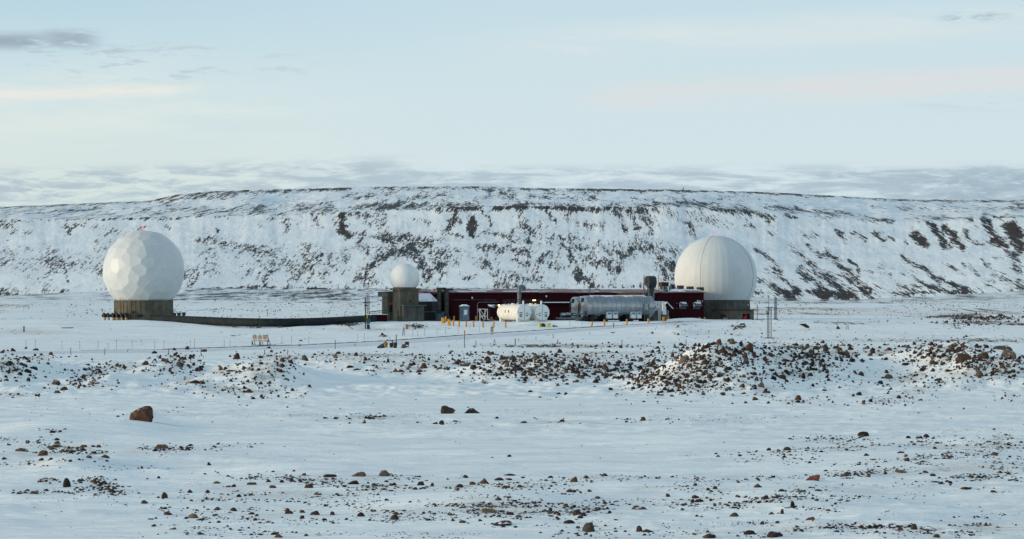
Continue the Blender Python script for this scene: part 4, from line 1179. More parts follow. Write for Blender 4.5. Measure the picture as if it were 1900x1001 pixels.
# big black pipe
pts = [(283, 460, 592.2), (300, 458, 592.6), (340, 452, 594), (380, 446, 595.8), (435, 440, 598), (480, 437, 599), (520, 436, 599.2), (560, 438, 598.6), (600, 442, 597.3), (640, 450, 595.2), (680, 460, 592.8), (692, 463, 592.3)]
t = thing('duct_pipe', 'Long fat black pipe curving over the snow from left radome to low red shed', 'pipe', (WX(480, 445), 445, PAD))
P3 = [(WX(a, d) - t.location.x, d - 445, ZL(y_, d)) for a, d, y_ in pts]
b = MB(); b.tube(P3, .64, 24); b.build('pipe_run', M['pipe'], t)
b = MB()
for i in range(1, len(P3) - 1):
    p = Vector(P3[i]); d = (Vector(P3[i + 1]) - Vector(P3[i - 1])).normalized()
    b.cyl(p - d * .05, p + d * .05, .68, n=24)
b.build('joint_band', M['black'], t)
p = Vector(P3[2]) + (Vector(P3[3]) - Vector(P3[2])) * .62
b = MB(); b.box(p.x - .13, p.x + .13, p.y - .70, p.y - .60, p.z - .25, p.z + .3); b.build('label_plate', M['white'], t)
b = MB()
for i in range(1, len(P3) - 1):
    p = P3[i]; b.box(p[0] - .3, p[0] + .3, p[1] - .5, p[1] + .5, -1.4, p[2] - .5)
b.build('footing', M['concrete_grey'], t)

# ---- small radome tower
D = 470.0; k = K(D)
t = st('radome_tower', 'Square concrete tower carrying the small white globe at the left end of the buildings', 'tower', 742.5, D)
w1 = 34 * k / .9135; ztop = ZL(538.5, D)
b = MB(); b.box(0, w1, 0, 3.3, -.5, ztop); b.build('shaft', M['concrete'], t)
b = MB(); b.box(-.32, w1 + .25, -.28, 3.6, ztop, ZL(535.6, D)); b.build('cap_slab', M['concrete'], t)
b = MB(); b.box(.25, 40 * k / .9135, -.9, -.004, -.5, ZL(568, D)); b.build('lower_block', M['concrete_grey'], t)
b = MB(); b.box(.1, 43 * k / .9135, -1.3, -.004, ZL(568, D) + .003, ZL(566.3, D)); b.build('ledge', M['teal'], t)
b = MB()
for i in range(6):
    x = .15 + i * .8; b.cyl((x, -1.2, ZL(566.3, D)), (x, -1.2, ZL(557, D)), .025, n=5)
for z_ in (557, 561): b.cyl((.15, -1.2, ZL(z_, D)), (4.15, -1.2, ZL(z_, D)), .022, n=5)
b.build('railing', M['darkgrey'], t)
b = MB()
for x in (-.05,):
    for y in (.5, 1.0): b.cyl((x, y, 0), (x, y, ZL(577, D)), .03, n=5)
    for j in range(8): b.cyl((x, .5, .25 + j * .22), (x, 1.0, .25 + j * .22), .02, n=4)
b.build('ladder', M['black'], t)
b = MB(); b.box(1.6, 1.9, -.14, -.002, 3.1, 3.5); b.box(2.5, 2.75, -.12, -.002, 2.2, 2.5)
b.box(.9, 1.0, -.95, -.902, .5, 1.6); b.box(2.6, 2.66, -.95, -.902, .2, 2.3); b.build('wall_box', M['darkgrey'], t)
# its globe
t2 = st('small_radome', 'Small smooth white globe with a red lamp standing on the square concrete tower', 'radome', 751, D + 1.9, z=PAD + ZL(535.6, D) + .003)
D2 = D + 1.9; k2 = K(D2)
zc = (535.6 - 516.4) * k2; R = 27.4 * k2
dual_sphere(420, R, -17.5 * k2, 8, .03, 'dome', M['dome_small'], t2, zc)
b = MB(); b.lathe([(21.5 * k2, 0), (21.5 * k2, .17), (21 * k2, .2)], n=40); b.build('base_ring', M['concrete'], t2)
b = MB(); b.cyl((-.25, 0, zc + R - .08), (-.25, 0, zc + R + .22), .03, n=6); b.build('lamp_stem', M['whitec'], t2)
b = MB(); b.lathe([(.07, zc + R + .22), (.1, zc + R + .3), (.08, zc + R + .42)], cx=-.25, n=8); b.build('lamp', M['redlamp'], t2)

# ---- concrete stair tower at the far left of the block
D = 474.0; k = K(D)
t = st('stair_tower', 'Narrow concrete tower with an overhanging top left of the small globe', 'tower', 719.5, D)
b = MB(); b.box(0, 1.0, 0, 2.6, -.5, ZL(551.5, D)); b.build('shaft', M['concrete'], t)
b = MB(); b.box(-.25, 1.6, -.35, 3.8, ZL(551.5, D) + .002, ZL(543, D)); b.build('top_box', M['concrete'], t)
b = MB(); b.box(-.35, 1.7, -.45, 3.9, ZL(543, D) + .002, ZL(541.8, D)); b.build('roof_edge', M['black'], t)
b = MB(); b.box(.3, .95, -.5, -.003, ZL(579, D), ZL(566, D)); b.build('junction_box', M['black'], t)
b = MB(); b.box(.35, .9, -.45, -.003, ZL(566, D) + .002, ZL(562.5, D)); b.build('red_box', M['redpaint'], t)
b = MB()
for x in (1.1, 1.5): b.cyl((x, -.3, 0), (x, -.3, ZL(543, D)), .035, n=6)
for j in range(15): b.cyl((1.1, -.3, .3 + j * .3), (1.5, -.3, .3 + j * .3), .02, n=4)
b.build('ladder', M['galv'], t)
ab = st('ball_antenna', 'Tiny white ball on a short mast above the narrow concrete tower', 'antenna', 717, D + 1.2, z=PAD + ZL(541.8, D) + .003)
b = MB(); b.cyl((0, 0, 0), (0, 0, .38), .035, n=8); b.build('mast', M['whitec'], ab)
b = MB(); b.lathe([(.05, .36), (.22, .45), (.27, .62), (.24, .78), (.12, .9), (.03, .93)], n=16); b.build('ball', M['whitec'], ab)
# ---- low red shed with pipe canopy
D = 467.0
t = st('red_shed', 'Low dark red shed under a grey pipe canopy at the left end of the buildings', 'shed', 689, D)
b = MB(); b.box(0, 2.75, 0, 3, -.4, ZL(584.5, D)); b.build('wall', M['red'], t)
b = MB(); b.box(-.1, 2.9, -.1, 3.1, ZL(584.5, D) + .002, ZL(583.7, D)); b.build('roof', M['snow'], t)
b = MB(); b.tube([(-.6, -.5, ZL(579.5, D)), (.9, -.5, ZL(577.6, D)), (2.85, -.5, ZL(575.8, D))], .07, 8)
b.tube([(-.6, -.5, ZL(582, D)), (2.85, -.5, ZL(580, D))], .05, 6)
for x in (.3, 1.2, 2.1): b.cyl((x, -.5, ZL(581.8, D)), (x, -.5, ZL(578, D)), .03, n=5)
b.cyl((-.55, -.5, -.1), (-.55, -.5, ZL(579.5, D)), .05, n=6); b.cyl((2.8, -.5, -.1), (2.8, -.5, ZL(576, D)), .07, n=6)
b.build('canopy_frame', M['darkgrey'], t)
b = MB(); b.cyl((.45, -.06, -.1), (.45, -.06, ZL(585, D)), .04, n=6); b.build('down_pipe', M['galv'], t)

# ---- tall lattice frame in front of it
gx, gy, gz = hit(684, 611); k = gy / F
t = thing('utility_mast', 'Dark post and lattice mast with a cabinet, before the low red shed', 'mast', (gx, gy, gz), .2)
b = MB(); b.cyl((-6 * k, 0, -.3), (-6 * k, 0, 57 * k), .09, n=6); b.build('post', M['black'], t)
for dz in (48, 43):
    b = MB(); b.box(-8 * k, -4 * k, -.12, .12, dz * k, (dz + 2) * k); b.build('insulator', M['black'], t)
b = MB()
for x in (-3, 1): b.cyl((x * k, 0, -.3), (x * k, 0, 64 * k), .045, n=5)
for j in range(15): b.cyl((-3 * k, 0, j * 4.3 * k), (1 * k, 0, (j + 1) * 4.3 * k), .025, n=4); b.cyl((-3 * k, 0, j * 4.3 * k), (1 * k, 0, j * 4.3 * k), .025, n=4)
b.build('lattice', M['darkgrey'], t)
b = MB(); b.box(-4.2 * k, 2.2 * k, -.35, -.06, 10 * k, 19 * k); b.build('cabinet', M['toilet'], t)
b = MB(); b.box(-4.0 * k, -2.5 * k, -.38, -.351, 20 * k, 30 * k); b.build('notice', M['lime'], t)
b = MB(); b.box(-4.2 * k, 2.4 * k, -.35, -.1, -.2, 8 * k, top=(.1, 0)); b.build('plinth', M['darkgrey'], t)

# ---- long red building
D = 478.0
def US(px, v=0.0, px0=838.0, D_=478.0):
    """distance along the building front of a photograph column"""
    Ox = WX(px0, D_); s_ = (px - 950) / F
    return (s_ * (D_ + CT * v) - (Ox - STH * v)) / (CT - s_ * STH)
def DD(u, v=0.0, D_=478.0): return D_ + STH * u + CT * v
t = st('long_red_building', 'Long low dark red metal building with a pink snow-dusted roof behind the tanks', 'building', 838, D)
L = US(1306)
U15 = US(1212)
eave = ZL(542.6, 486); b = MB(); b.box(0, L, 0, 14, -.6, eave); wall = b.build('wall', M['red'], t)
b = MB(); rz = ZL(536.2, 496)
b.add([(-.25, -.35, eave), (L + .2, -.35, eave), (L + .2, 14.3, eave), (-.25, 14.3, eave), (-.25, 7, rz), (L + .2, 7, rz),
       (-.25, -.35, eave - .12), (L + .2, -.35, eave - .12)],
      [(0, 1, 5, 4), (4, 5, 2, 3), (1, 2, 5), (0, 4, 3), (6, 7, 1, 0), (3, 2, 7, 6)])
roof = b.build('roof', M['redroof'], t)
b = MB()
random.seed(4)
for (u0, u1, v0, v1) in ((1.2, 6.5, .0, 1.5), (5, 9, 3.0, 4.6), (9.5, 16, .3, 1.3), (US(1052, 6), US(1105, 6), 5.4, 7), (US(1110, 6), US(1203, 6), 5.0, 7), (US(1222, 3), US(1262, 3), .6, 5.2), (US(1262, 3), US(1302, 3), 2.6, 5.4), (17, 20, 5.8, 7), (24, 27, .2, .7)):
    sl_ = (rz - eave) / 7.35
    n_ = 14
    vs_ = []
    for i in range(n_ + 1):
        u = u0 + (u1 - u0) * i / n_
        j0, j1 = random.uniform(0, .45), random.uniform(0, .45)
        for v, h_ in ((v0 + j0, .02), (v1 - j1, .02), (v1 - j1, .10), (v0 + j0, .06)):
            vs_.append((u, v, eave + (v + .35) * sl_ + h_))
    fs_ = []
    for i in range(n_):
        a = i * 4
        fs_ += [(a + 3, a + 7, a + 6, a + 2), (a, a + 4, a + 7, a + 3), (a + 1, a + 2, a + 6, a + 5)]
    b.add(vs_, fs_)
b.build('roof_snow', M['snow'], roof)
# lean-to ledges carrying snow
b = MB(); b.box(US(1006), US(1058), -1.1, -.004, ZL(563.2, 484), ZL(562.2, 484)); ob = b.build('ledge', M['red'], t)
b = MB(); b.box(US(1006), US(1058), -1.15, -.006, ZL(562.2, 484) + .003, ZL(560.7, 484)); b.build('ledge_snow', M['snow'], ob)
for px, py in ((876, 553), (1013.5, 550)):
    u = US(px, -.2); b = MB(); z_ = ZL(py, DD(u)); b.lathe([(.05, -.18), (.14, -.1), (.15, .05), (.08, .14)], n=10); o = b.build('wall_lamp', M['whitec'], t, (u, -.2, z_))
b = MB(); b.tube([(0.2, -.07, ZL(556.8, 479)), (8, -.07, ZL(556.8, 482))], .03, 5); b.build('conduit', M['galv'], t)
# windows with hinged hoods
for px0, px1 in ((1260.5, 1272.5), (1286, 1298.5)):
    u0, u1 = US(px0), US(px1); Dw = DD(u0)
    z0, z1 = ZL(573.5, Dw), ZL(562, Dw)
    wn = MB(); wn.box(u0, u1, -.06, -.003, z0, z1); wf = wn.build('window', M['galv'], t)
    b = MB(); b.box(u0 + .08, u1 - .08, -.075, -.062, z0 + .08, z1 - .08); b.build('pane', M['glass'], wf)
    b = MB(); b.add([(u0, -.06, z1), (u1, -.06, z1), (u1 + .1, -.75, z0 + .45), (u0, -.75, z0 + .45), (u0, -.06, z1 + .04), (u1, -.06, z1 + .04), (u1 + .1, -.78, z0 + .5), (u0, -.78, z0 + .5)],
                    [(0, 1, 2, 3), (7, 6, 5, 4), (3, 2, 6, 7), (0, 3, 7, 4), (1, 5, 6, 2)]); hd = b.build('hood', M['galv'], wf)
    b = MB(); zz0 = z1 + .05
    b.add([(u0 + .15, -.08, zz0), (u1 - .05, -.08, zz0), (u1, -.42, z1 - .17), (u0 + .5, -.42, z1 - .17), (u0 + .15, -.08, zz0 + .06), (u1 - .05, -.08, zz0 + .06), (u1, -.42, z1 - .10), (u0 + .5, -.42, z1 - .10)],
          [(4, 7, 6, 5), (0, 1, 2, 3), (3, 2, 6, 7), (0, 3, 7, 4), (1, 5, 6, 2)]); b.build('hood_snow', M['snow'], hd)
    b = MB(); b.add([(u0, -.06, z1), (u0, -.74, z0 + .46), (u0, -.06, z0 + .3), (u0 - .03, -.06, z1), (u0 - .03, -.74, z0 + .46), (u0 - .03, -.06, z0 + .3)], [(0, 1, 2), (5, 4, 3), (0, 3, 4, 1), (1, 4, 5, 2)]); b.build('hood_cheek', M['whitec'], wf)
u = US(1299, -.05); text_part('wall_lettering', 'Bldg 1', .5, M['signwhite'], t, (u, -.03, ZL(559.5, DD(u))))
for px, py in ((1255.5, 563), (1255.5, 572.5)):
    u = US(px); b = MB(); b.box(u - .15, u + .15, -.1, -.003, ZL(py, DD(u)) - .05, ZL(py, DD(u)) + .05); b.build('bracket', M['galv'], t)
# roof vents
def vent(px, pt, pb, w_, v, m_, name='roof_vent'):
    u = US(px, v); d_ = DD(u, v); hw = w_ * K(d_) / 2 * .70
    zr = eave + (v + .35) * (rz - eave) / 7.35 - .1
    b = MB(); b.box(u - hw * .78, u + hw * .78, v - hw * .7, v + hw * .7, zr, ZL(pb, d_)); s_ = b.build(name, M['darkgrey'], t)
    b = MB(); b.box(u - hw, u + hw, v - hw * .9, v + hw * .9, ZL(pb, d_) + .002, ZL(pt, d_)); b.build('hood', m_, s_)
vent(1247.5, 528, 535, 8.5, 6.2, M['darkgrey']); vent(1262.3, 530, 537, 14.5, 5.5, M['duct']); vent(1280.5, 531.8, 538.5, 15, 5.0, M['duct']); vent(1299.5, 533.3, 540, 15, 4.4, M['duct'])
vent(1231.5, 524, 532.3, 20.5, 4.0, M['rust'])
for px, w_ in ((1223, 3.6), (1229, 4.2), (1235, 3.8)):
    u = US(px, 4); d_ = DD(u, 4); b = MB(); b.cyl((u, 2.4, eave + .25), (u, 2.4, ZL(531.5, d_)), w_ * K(d_) / 2, n=10); b.build('stack', M['galv'], t)
u = US(1233.5, 1.2); b = MB(); b.box(u - .35, u + .35, .6, 1.8, eave + .1, ZL(538.8, DD(u, 1.2))); b.build('roof_box', M['teal'], t)
for px, pt, w_ in ((1221.6, 510, 2.0), (1195.6, 511.5, 1.6)):
    u = US(px, 3); b = MB(); b.cyl((u, 3, eave + .2), (u, 3, ZL(pt, DD(u, 3))), w_ * .087 / 2, n=8); b.build('flue', M['tan'], t)
for px in (1091, 904):
    u = US(px, 5); b = MB(); b.cyl((u, 5, eave + .4), (u, 5, ZL(530.5, DD(u, 5))), .035, n=5); b.build('aerial', M['darkgrey'], t)
u = US(1091.5, 0.2); b = MB(); b.cyl((u, -.15, eave - 1.2), (u, -.15, ZL(534, DD(u))), .05, n=5); b.cyl((u + .2, -.15, eave - 1.2), (u + .2, -.15, ZL(534, DD(u))), .05, n=5); b.build('pipe_pair', M['darkgrey'], t)
# entry porch with a small gable
Dp = 486.0
u0, u1 = US(1231, -2.6), US(1247, -2.6); um = US(1236.5, -2.6); d_ = DD(um, -2.6)
b = MB(); b.poly([(u0 + .1, -.4), (u1 - .2, -.4), (u1 - .2, ZL(571, d_)), (um, ZL(563.5, d_)), (u0 + .1, ZL(567, d_))], -2.6, -.003); po = b.build('porch', M['red'], t)
b = MB()
za, zb, zc_ = ZL(568, d_), ZL(560.5, d_), ZL(572.5, d_)
b.add([(u0 - .2, -2.9, za), (um, -2.9, zb), (u1 + .1, -2.9, zc_), (u0 - .2, -.004, za), (um, -.004, zb), (u1 + .1, -.004, zc_),
       (u0 - .2, -2.9, za - .14), (um, -2.9, zb - .14), (u1 + .1, -2.9, zc_ - .14)], [(0, 1, 4, 3), (1, 2, 5, 4), (6, 7, 1, 0), (7, 8, 2, 1)])
b.build('porch_roof', M['snow'], po)
b = MB(); b.box(US(1233.5, -2.7), US(1240, -2.7), -2.9, -2.61, -.2, ZL(576, d_)); b.build('porch_door', M['galv'], po)

# ---- left wing, lower shed and duct pair
t = st('left_wing', 'Red wing with a sloping roof end between the concrete tower and the long building', 'building', 838, 478.0)
b = MB(); b.poly([(-5.6, -.5), (-.01, -.5), (-.01, eave - .05), (-5.6, eave - .05)], 5.0, 14); b.build('wall', M['red'], t)
b = MB(); b.add([(-6.2, 4.7, eave + .35), (-.27, 4.7, eave - .02), (-.27, 13, rz + .1), (-6.2, 13, rz + .1), (-6.2, 4.7, eave - .0), (-.27, 4.7, eave - .25)],
               [(0, 1, 2, 3), (4, 5, 1, 0), (0, 3, 4)]); b.build('roof', M['redroof'], t)
b = MB(); ul, ur = US(776, 1.5), US(811, 1.5)
b.add([(ul, 1.2, ZL(559.3, 478)), (ur + .1, 1.2, ZL(559.3, 478)), (US(797, 4.9), 4.95, ZL(543.5, 480)), (US(776, 4.9), 4.95, ZL(543.5, 480)),
       (ul, 1.2, ZL(559.9, 478)), (ur + .1, 1.2, ZL(559.9, 478))], [(0, 1, 2, 3), (4, 5, 1, 0)]); o = b.build('lean_to_roof', M['snowroof'], t)
b = MB(); b.box(ul, ur - .1, 1.4, 4.9, -.5, ZL(560, 478)); b.build('lean_to_wall', M['darkgrey'], t)
b = MB(); b.box(ul + .3, ur - .3, 1.36, 1.398, ZL(578, 478), ZL(565, 478)); b.build('shutter', M['black'], t)
b = MB(); b.box(US(778, -.2), US(808.5, -.2), -.4, 1.35, -.4, ZL(579.5, 476)); bb_ = b.build('dark_bay', M['black'], t)
b = MB(); b.box(US(778, -.2), US(808.5, -.2), -.42, 1.36, ZL(579.5, 476) + .003, ZL(578.6, 476)); b.build('bay_snow', M['galv'], bb_)
b = MB(); u = US(803.5, .4)
for dx in (0, .35): b.cyl((u + dx, .4, ZL(579, 476)), (u + dx, .4, ZL(551, 476)), .04, n=5)
for j in range(5): b.cyl((u, .4, 2 + j * .6), (u + .35, .4, 2 + j * .6), .03, n=4)
b.build('ladder', M['galv'], t)

for i, (px, pt, pb) in enumerate(((815, 534, 581), (828.5, 535.5, 586))):
    D = 474.0; k = K(D)
    v_ = st('ventilation_duct', ['Left one of two upright banded ducts before the red wing', 'Right one of two upright banded ducts before the red wing'][i], 'duct', px, D, 'upright banded ducts')
    r_ = 4.1 * k
    b = MB(); b.cyl((0, 0, ZL(pb, D)), (0, 0, ZL(pt + 1.5, D)), r_, n=18); b.build('shaft', M['duct'], v_)
    b = MB(); b.box(-r_ * 1.05, r_ * 2.9, -r_ * 1.02, r_ * 1.02, ZL(pt + 4, D), ZL(pt, D)); b.build('head', M['darkgrey'], v_)
    b = MB()
    for q in (541, 550, 559, 567.5, 575.5): b.cyl((0, 0, ZL(q + .5, D)), (0, 0, ZL(q - .2, D)), r_ * 1.09, n=18)
    b.build('band', M['black'], v_)
    if i == 0:
        b = MB(); b.box(-r_ * 1.2, r_ * 1.9, -.5, .6, -.3, ZL(579, D)); b.build('base_box', M['toilet'], v_)
        b = MB(); b.cyl((-.15, -.25, ZL(582, D)), (-.1, -.25, ZL(575, D)), r_ * 1.15, r_ * 1.0, 14); b.build('skirt', M['black'], v_)
    else:
        b = MB(); b.tube([(0, 0, ZL(583, D)), (.05, -.05, ZL(587, D)), (.25, -.1, ZL(591, D)), (.5, -.1, ZL(596, D))], r_, 12); b.build('elbow', M['darkgrey'], v_)

# ---- portable toilet
D = 471.0; k = K(D)
t = st('portable_toilet', 'Grey portable toilet with a domed snow-covered roof against the red wall', 'toilet', 857, D)
w_ = 14 * k / .9135; zt = ZL(569.5, D)
b = MB(); b.box(0, w_, 0, 1.15, 0, zt); b.build('cabin', M['toilet'], t)
b = MB(); b.box(.12, w_ - .12, -.05, -.002, .1, zt - .12); dr = b.build('door', M['toiletdoor'], t)
b = MB(); b.box(.35, w_ - .42, -.075, -.052, zt * .45, zt * .78); b.build('door_sign', M['whitec'], dr)
b = MB(); b.box(w_ - .3, w_ - .22, -.1, -.052, zt * .42, zt * .52); b.build('handle', M['black'], dr)
b = MB(); b.box(-.06, w_ + .06, -.07, 1.2, zt + .002, zt + .09); b.build('roof', M['toiletdoor'], t)
b = MB(); b.box(-.02, w_ + .02, -.03, 1.17, zt + .092, zt + .36, top=(.42, .35)); b.build('roof_snow', M['snow'], t)
b = MB(); b.box(-.1, w_ + .1, -.1, 1.25, -.15, -.002); b.build('skid', M['black'], t)
b = MB()
for z_ in (.3, .6, .9, 1.2, 1.5): b.box(-.03, -.002, .2, .95, z_, z_ + .12)
b.build('side_rib', M['toilet'], t)

# ---- small white lattice stand, junk below, canopy
D = 466.0; k = K(D)
t = st('pipe_stand', 'Small white steel cross-braced stand on the snow between the toilet and the white tanks', 'stand', 890.5, D)
b = MB(); hh = ZL(574, D); wd_ = 14 * k / .9135
for x in (0, wd_):
    for y in (0, 1.0): b.cyl((x, y, -.2), (x, y, hh), .045, n=6)
b.cyl((0, 0, hh), (wd_, 0, hh), .045, n=6); b.cyl((0, 1, hh), (wd_, 1, hh), .045, n=6); b.cyl((0, 0, hh * .42), (wd_, 0, hh * .42), .04, n=6)
b.build('frame', M['whitec'], t)
b = MB()
for a_, c2 in (((0, 0, hh), (wd_ * .62, 0, hh * .42)), ((wd_, 0, hh), (wd_ * .3, 0, hh * .42)), ((0, 0, hh * .42), (wd_, 0, 0)), ((0, 1, hh), (wd_, 1, 0))): b.cyl(a_, c2, .035, n=5)
b.build('brace', M['whitec'], t)
b = MB(); b.tube([(-.35, .2, -.1), (-.35, .2, ZL(565, D)), (-.2, .2, ZL(562, D)), (.1, .2, ZL(561.3, D)), (3.4, .2, ZL(560.8, D))], .045, 6); b.build('overhead_pipe', M['galv'], t)
t = st('scrap_heap', 'Dark jumble of scrap and hoses under the white cross-braced stand', 'scrap', 897, D - .6)
b = MB()
for i in range(16):
    a = Vector((rnd.uniform(-.5, 2.0), rnd.uniform(-.3, .5), rnd.uniform(.0, .45)))
    b.cyl(a, a + Vector((rnd.uniform(-.5, .5), rnd.uniform(-.3, .3), rnd.uniform(-.2, .45))), rnd.uniform(.04, .11), n=7)
b.build('hoses', M['black'], t)
b = MB()
for x in (.9, 1.5): b.lathe([(.1, 0.02), (.25, .08), (.28, .3), (.2, .42), (.05, .46)], cx=x, n=10)
b.build('buckets', M['tan'], t)
D = 472.0
t = st('snowy_canopy', 'Snow-covered sloping canopy with a small amber lamp beside the nearer white tank', 'canopy', 905, D)
b = MB(); x1 = 21 * K(D) / .9135
b.add([(0, -.8, ZL(569.5, D)), (.9, -.8, ZL(571, D)), (x1, .6, ZL(565.5, D)), (.5, 1.2, ZL(566, D)), (0, -.8, ZL(571, D)), (.9, -.8, ZL(572.2, D)), (x1, .6, ZL(566.5, D)), (.5, 1.2, ZL(567, D))],
      [(0, 1, 2, 3), (7, 6, 5, 4), (0, 4, 5, 1), (1, 5, 6, 2), (3, 2, 6, 7), (0, 3, 7, 4)]); cv = b.build('cover', M['black'], t)
b = MB(); b.add([(0.05, -.78, ZL(569.3, D)), (.88, -.78, ZL(570.8, D)), (x1 - .6, .4, ZL(566, D)), (.5, 1.15, ZL(565.8, D)), (.3, 0, ZL(566.3, D)), (1.0, 0.2, ZL(566.2, D))], [(0, 1, 5, 4), (1, 2, 5), (2, 3, 4, 5), (0, 4, 3)]); b.build('cover_snow', M['snow'], cv)
for x, y in ((.1, -.6), (x1 - .2, .5), (.5, 1.0)):
    b = MB(); b.cyl((x, y, -.2), (x, y, ZL(568.5, D)), .05, n=6); b.build('post', M['black'], t)
b = MB(); xl = 23 * K(D) / .9135; b.cyl((xl, .55, ZL(566.3, D)), (xl + .05, .45, ZL(568.2, D)), .17, .12, 10); b.build('lamp', M['amber'], t)
b = MB(); b.tube([(xl, .7, -.2), (xl, .7, ZL(566.5, D)), (xl, .5, ZL(566, D))], .05, 6); b.build('lamp_pole', M['black'], t)

# ---- two white tanks
def white_tank(px, D, label, mirror):
    k = K(D); t = st('white_fuel_tank', label, 'tank', px, D, 'white fuel tanks')
    r_ = 14.9 * k; zc = ZL(580, D); Lk = 8.0
    b = MB(); n = 40
    prof = [(r_ * .0, -.0), (r_ * .97, 0), (r_, .04), (r_, Lk - .15), (r_ * .96, Lk - .02), (0, Lk)]
    vs_ = []; fs_ = []
    for r2, y in prof[1:-1]:
        for q in range(n):
            a = 2 * math.pi * q / n; vs_.append((r2 * math.cos(a), y, zc + r2 * math.sin(a)))
    for i in range(3):
        for q in range(n):
            q2 = (q + 1) % n; fs_.append((i * n + q, i * n + q2, (i + 1) * n + q2, (i + 1) * n + q))
    b.add(vs_, fs_, True); b.add(vs_[-n:], [tuple(range(n))])
    sh = b.build('shell', M['white'], t)
    b = MB(); b.add([(r_ * .965 * math.cos(2 * math.pi * q / n), -.012, zc + r_ * .965 * math.sin(2 * math.pi * q / n)) for q in range(n)] + [(r_ * .965 * math.cos(2 * math.pi * q / n), .03, zc + r_ * .965 * math.sin(2 * math.pi * q / n)) for q in range(n)],
                    [tuple(range(n))] + [(q, q + n, (q + 1) % n + n, (q + 1) % n) for q in range(n)])
    en = b.build('end_plate', M['whitec'], t)
    s_ = -1 if mirror else 1
    b = MB(); b.box(-.018, .018, -.028, -.014, zc - r_ * .93, zc + r_ * .93); b.build('weld_seam', M['signdark'], en)
    b = MB()
    for j in range(4): b.box(s_ * -.62 + (-.22 if 1 else 0), s_ * -.62 + .22, -.026, -.014, zc - .34 - .13 * j, zc - .26 - .13 * j)
    b.build('grey_lettering', M['darkgrey'], en)
    b = MB()
    for x in (-.7, -.42): b.box(s_ * .0 + (s_ * .62 * -1) + (x + .56) - .11, (s_ * .62 * -1) + (x + .56) + .11, -.027, -.014, zc - .12, zc + .02)
    b.build('dark_lettering', M['signdark'], en)
    for dz in (-.28, -.62):
        b = MB(); b.box(s_ * .45 - .2, s_ * .45 + .2, -.027, -.014, zc + dz, zc + dz + .22); lb = b.build('label_panel', M['tan'] if dz < -.5 and not mirror else mat('label%d%d' % (mirror, dz * -10), (.55, .52, .16), .6), en)
        b = MB()
        for j in range(3): b.box(s_ * .45 - .15 + j * .11, s_ * .45 - .09 + j * .11, -.032, -.0275, zc + dz + .05, zc + dz + .17)
        b.build('label_text', M['darkgrey'], lb)
    b = MB(); b.add([(s_ * .92 - .14, -.027, zc - .38), (s_ * .92 + .14, -.027, zc - .38), (s_ * .92, -.027, zc - .18), (s_ * .92 - .14, -.014, zc - .38), (s_ * .92 + .14, -.014, zc - .38), (s_ * .92, -.014, zc - .18)],
                    [(0, 1, 2), (0, 3, 4, 1), (1, 4, 5, 2), (2, 5, 3, 0)]); b.build('warning_triangle', M['signdark'], en)
    if not mirror:
        for y, cc, hh_ in ((4.6, M['yellow'], .2), (3.3, M['galv'], .2)):
            # plates hug the left side of the shell
            b = MB(); b.box(-r_ - .03, -r_ + .03, y - .18, y + .18, zc - hh_ + .12, zc + hh_ + .12); b.build('side_label', cc, sh)
    for y in (.35, Lk - 1.0):
        b = MB(); b.box(-r_ * .82, r_ * .82, y, y + .4, -.35, zc - r_ * .55); b.build('saddle', M['white'], t)
    b = MB(); b.cyl((0, .4, zc + r_ - .05), (0, .4, zc + r_ + .55), .13, n=10); b.build('riser', M['whitec'], t)
    b = MB()
    for y in (2.6, 4.4, 6.0): b.cyl((0, y, zc + r_ - .05), (0, y, zc + r_ + .14), .3 if y == 4.4 else .16, n=12)
    b.build('manhole', M['whitec'], t)
    return t
white_tank(973, 458.0, 'Nearer white fuel tank, its long left side lit, behind the mounded snow', False)
white_tank(1006.3, 459.2, 'Farther white fuel tank at the right, mostly hidden but for its round end', True)
D = 463.0; k = K(D)
t = st('tank_walkway', 'Dark steel walkway with railings and an amber lamp above the two white tanks', 'walkway', 939, D)
x1 = 66 * k / .9135
b = MB(); b.box(0, x1, 0, .8, ZL(563.6, D), ZL(562.8, D)); b.build('deck', M['darkgrey'], t)
b = MB()
for y in (0, .8):
    for q in (556.4, 559.6): b.cyl((0, y, ZL(q, D)), (x1, y, ZL(q, D)), .028, n=5)
    for i in range(9): b.cyl((x1 * i / 8, y, ZL(563.6, D)), (x1 * i / 8, y, ZL(556.4, D)), .028, n=5)
b.build('railing', M['darkgrey'], t)
b = MB()
for x in (.2, x1 * .5, x1 - .1): b.cyl((x, .4, -.2), (x, .4, ZL(563.6, D)), .06, n=6)
b.build('support', M['black'], t)
xl = 51.5 * k / .9135
b = MB(); b.box(xl - .22, xl + .22, -.3, -.05, ZL(558.6, D), ZL(556.9, D)); b.build('lamp', M['amber'], t)
b = MB(); b.box(xl - .26, xl + .26, -.34, -.03, ZL(556.9, D) + .002, ZL(556.4, D)); b.build('lamp_hood', M['black'], t)

# ---- gooseneck duct
D = 474.0; k = K(D)
t = st('gooseneck_duct', 'Tall grey duct hooking over to the right above the roof, behind the white tanks', 'duct', 963.5, D)
r_ = 3.7 * k; zz_ = ZL(537, D); q = 4.6 * k / .9
pp = [(0, 0, -.2), (0, 0, zz_)] + [(q + q * -math.cos(a), 0, zz_ + q * 1.0 * math.sin(a)) for a in (math.pi * i / 8 for i in range(1, 8))] + [(2 * q, 0, zz_), (2 * q + .02, 0, ZL(540, D))]
b = MB(); b.tube(pp, r_, 16); b.build('duct_bend', M['galv'], t)
b = MB()
for q_ in (545, 556): b.cyl((0, 0, ZL(q_ + .5, D)), (0, 0, ZL(q_ - .3, D)), r_ * 1.12, n=16)
b.build('band', M['darkgrey'], t)

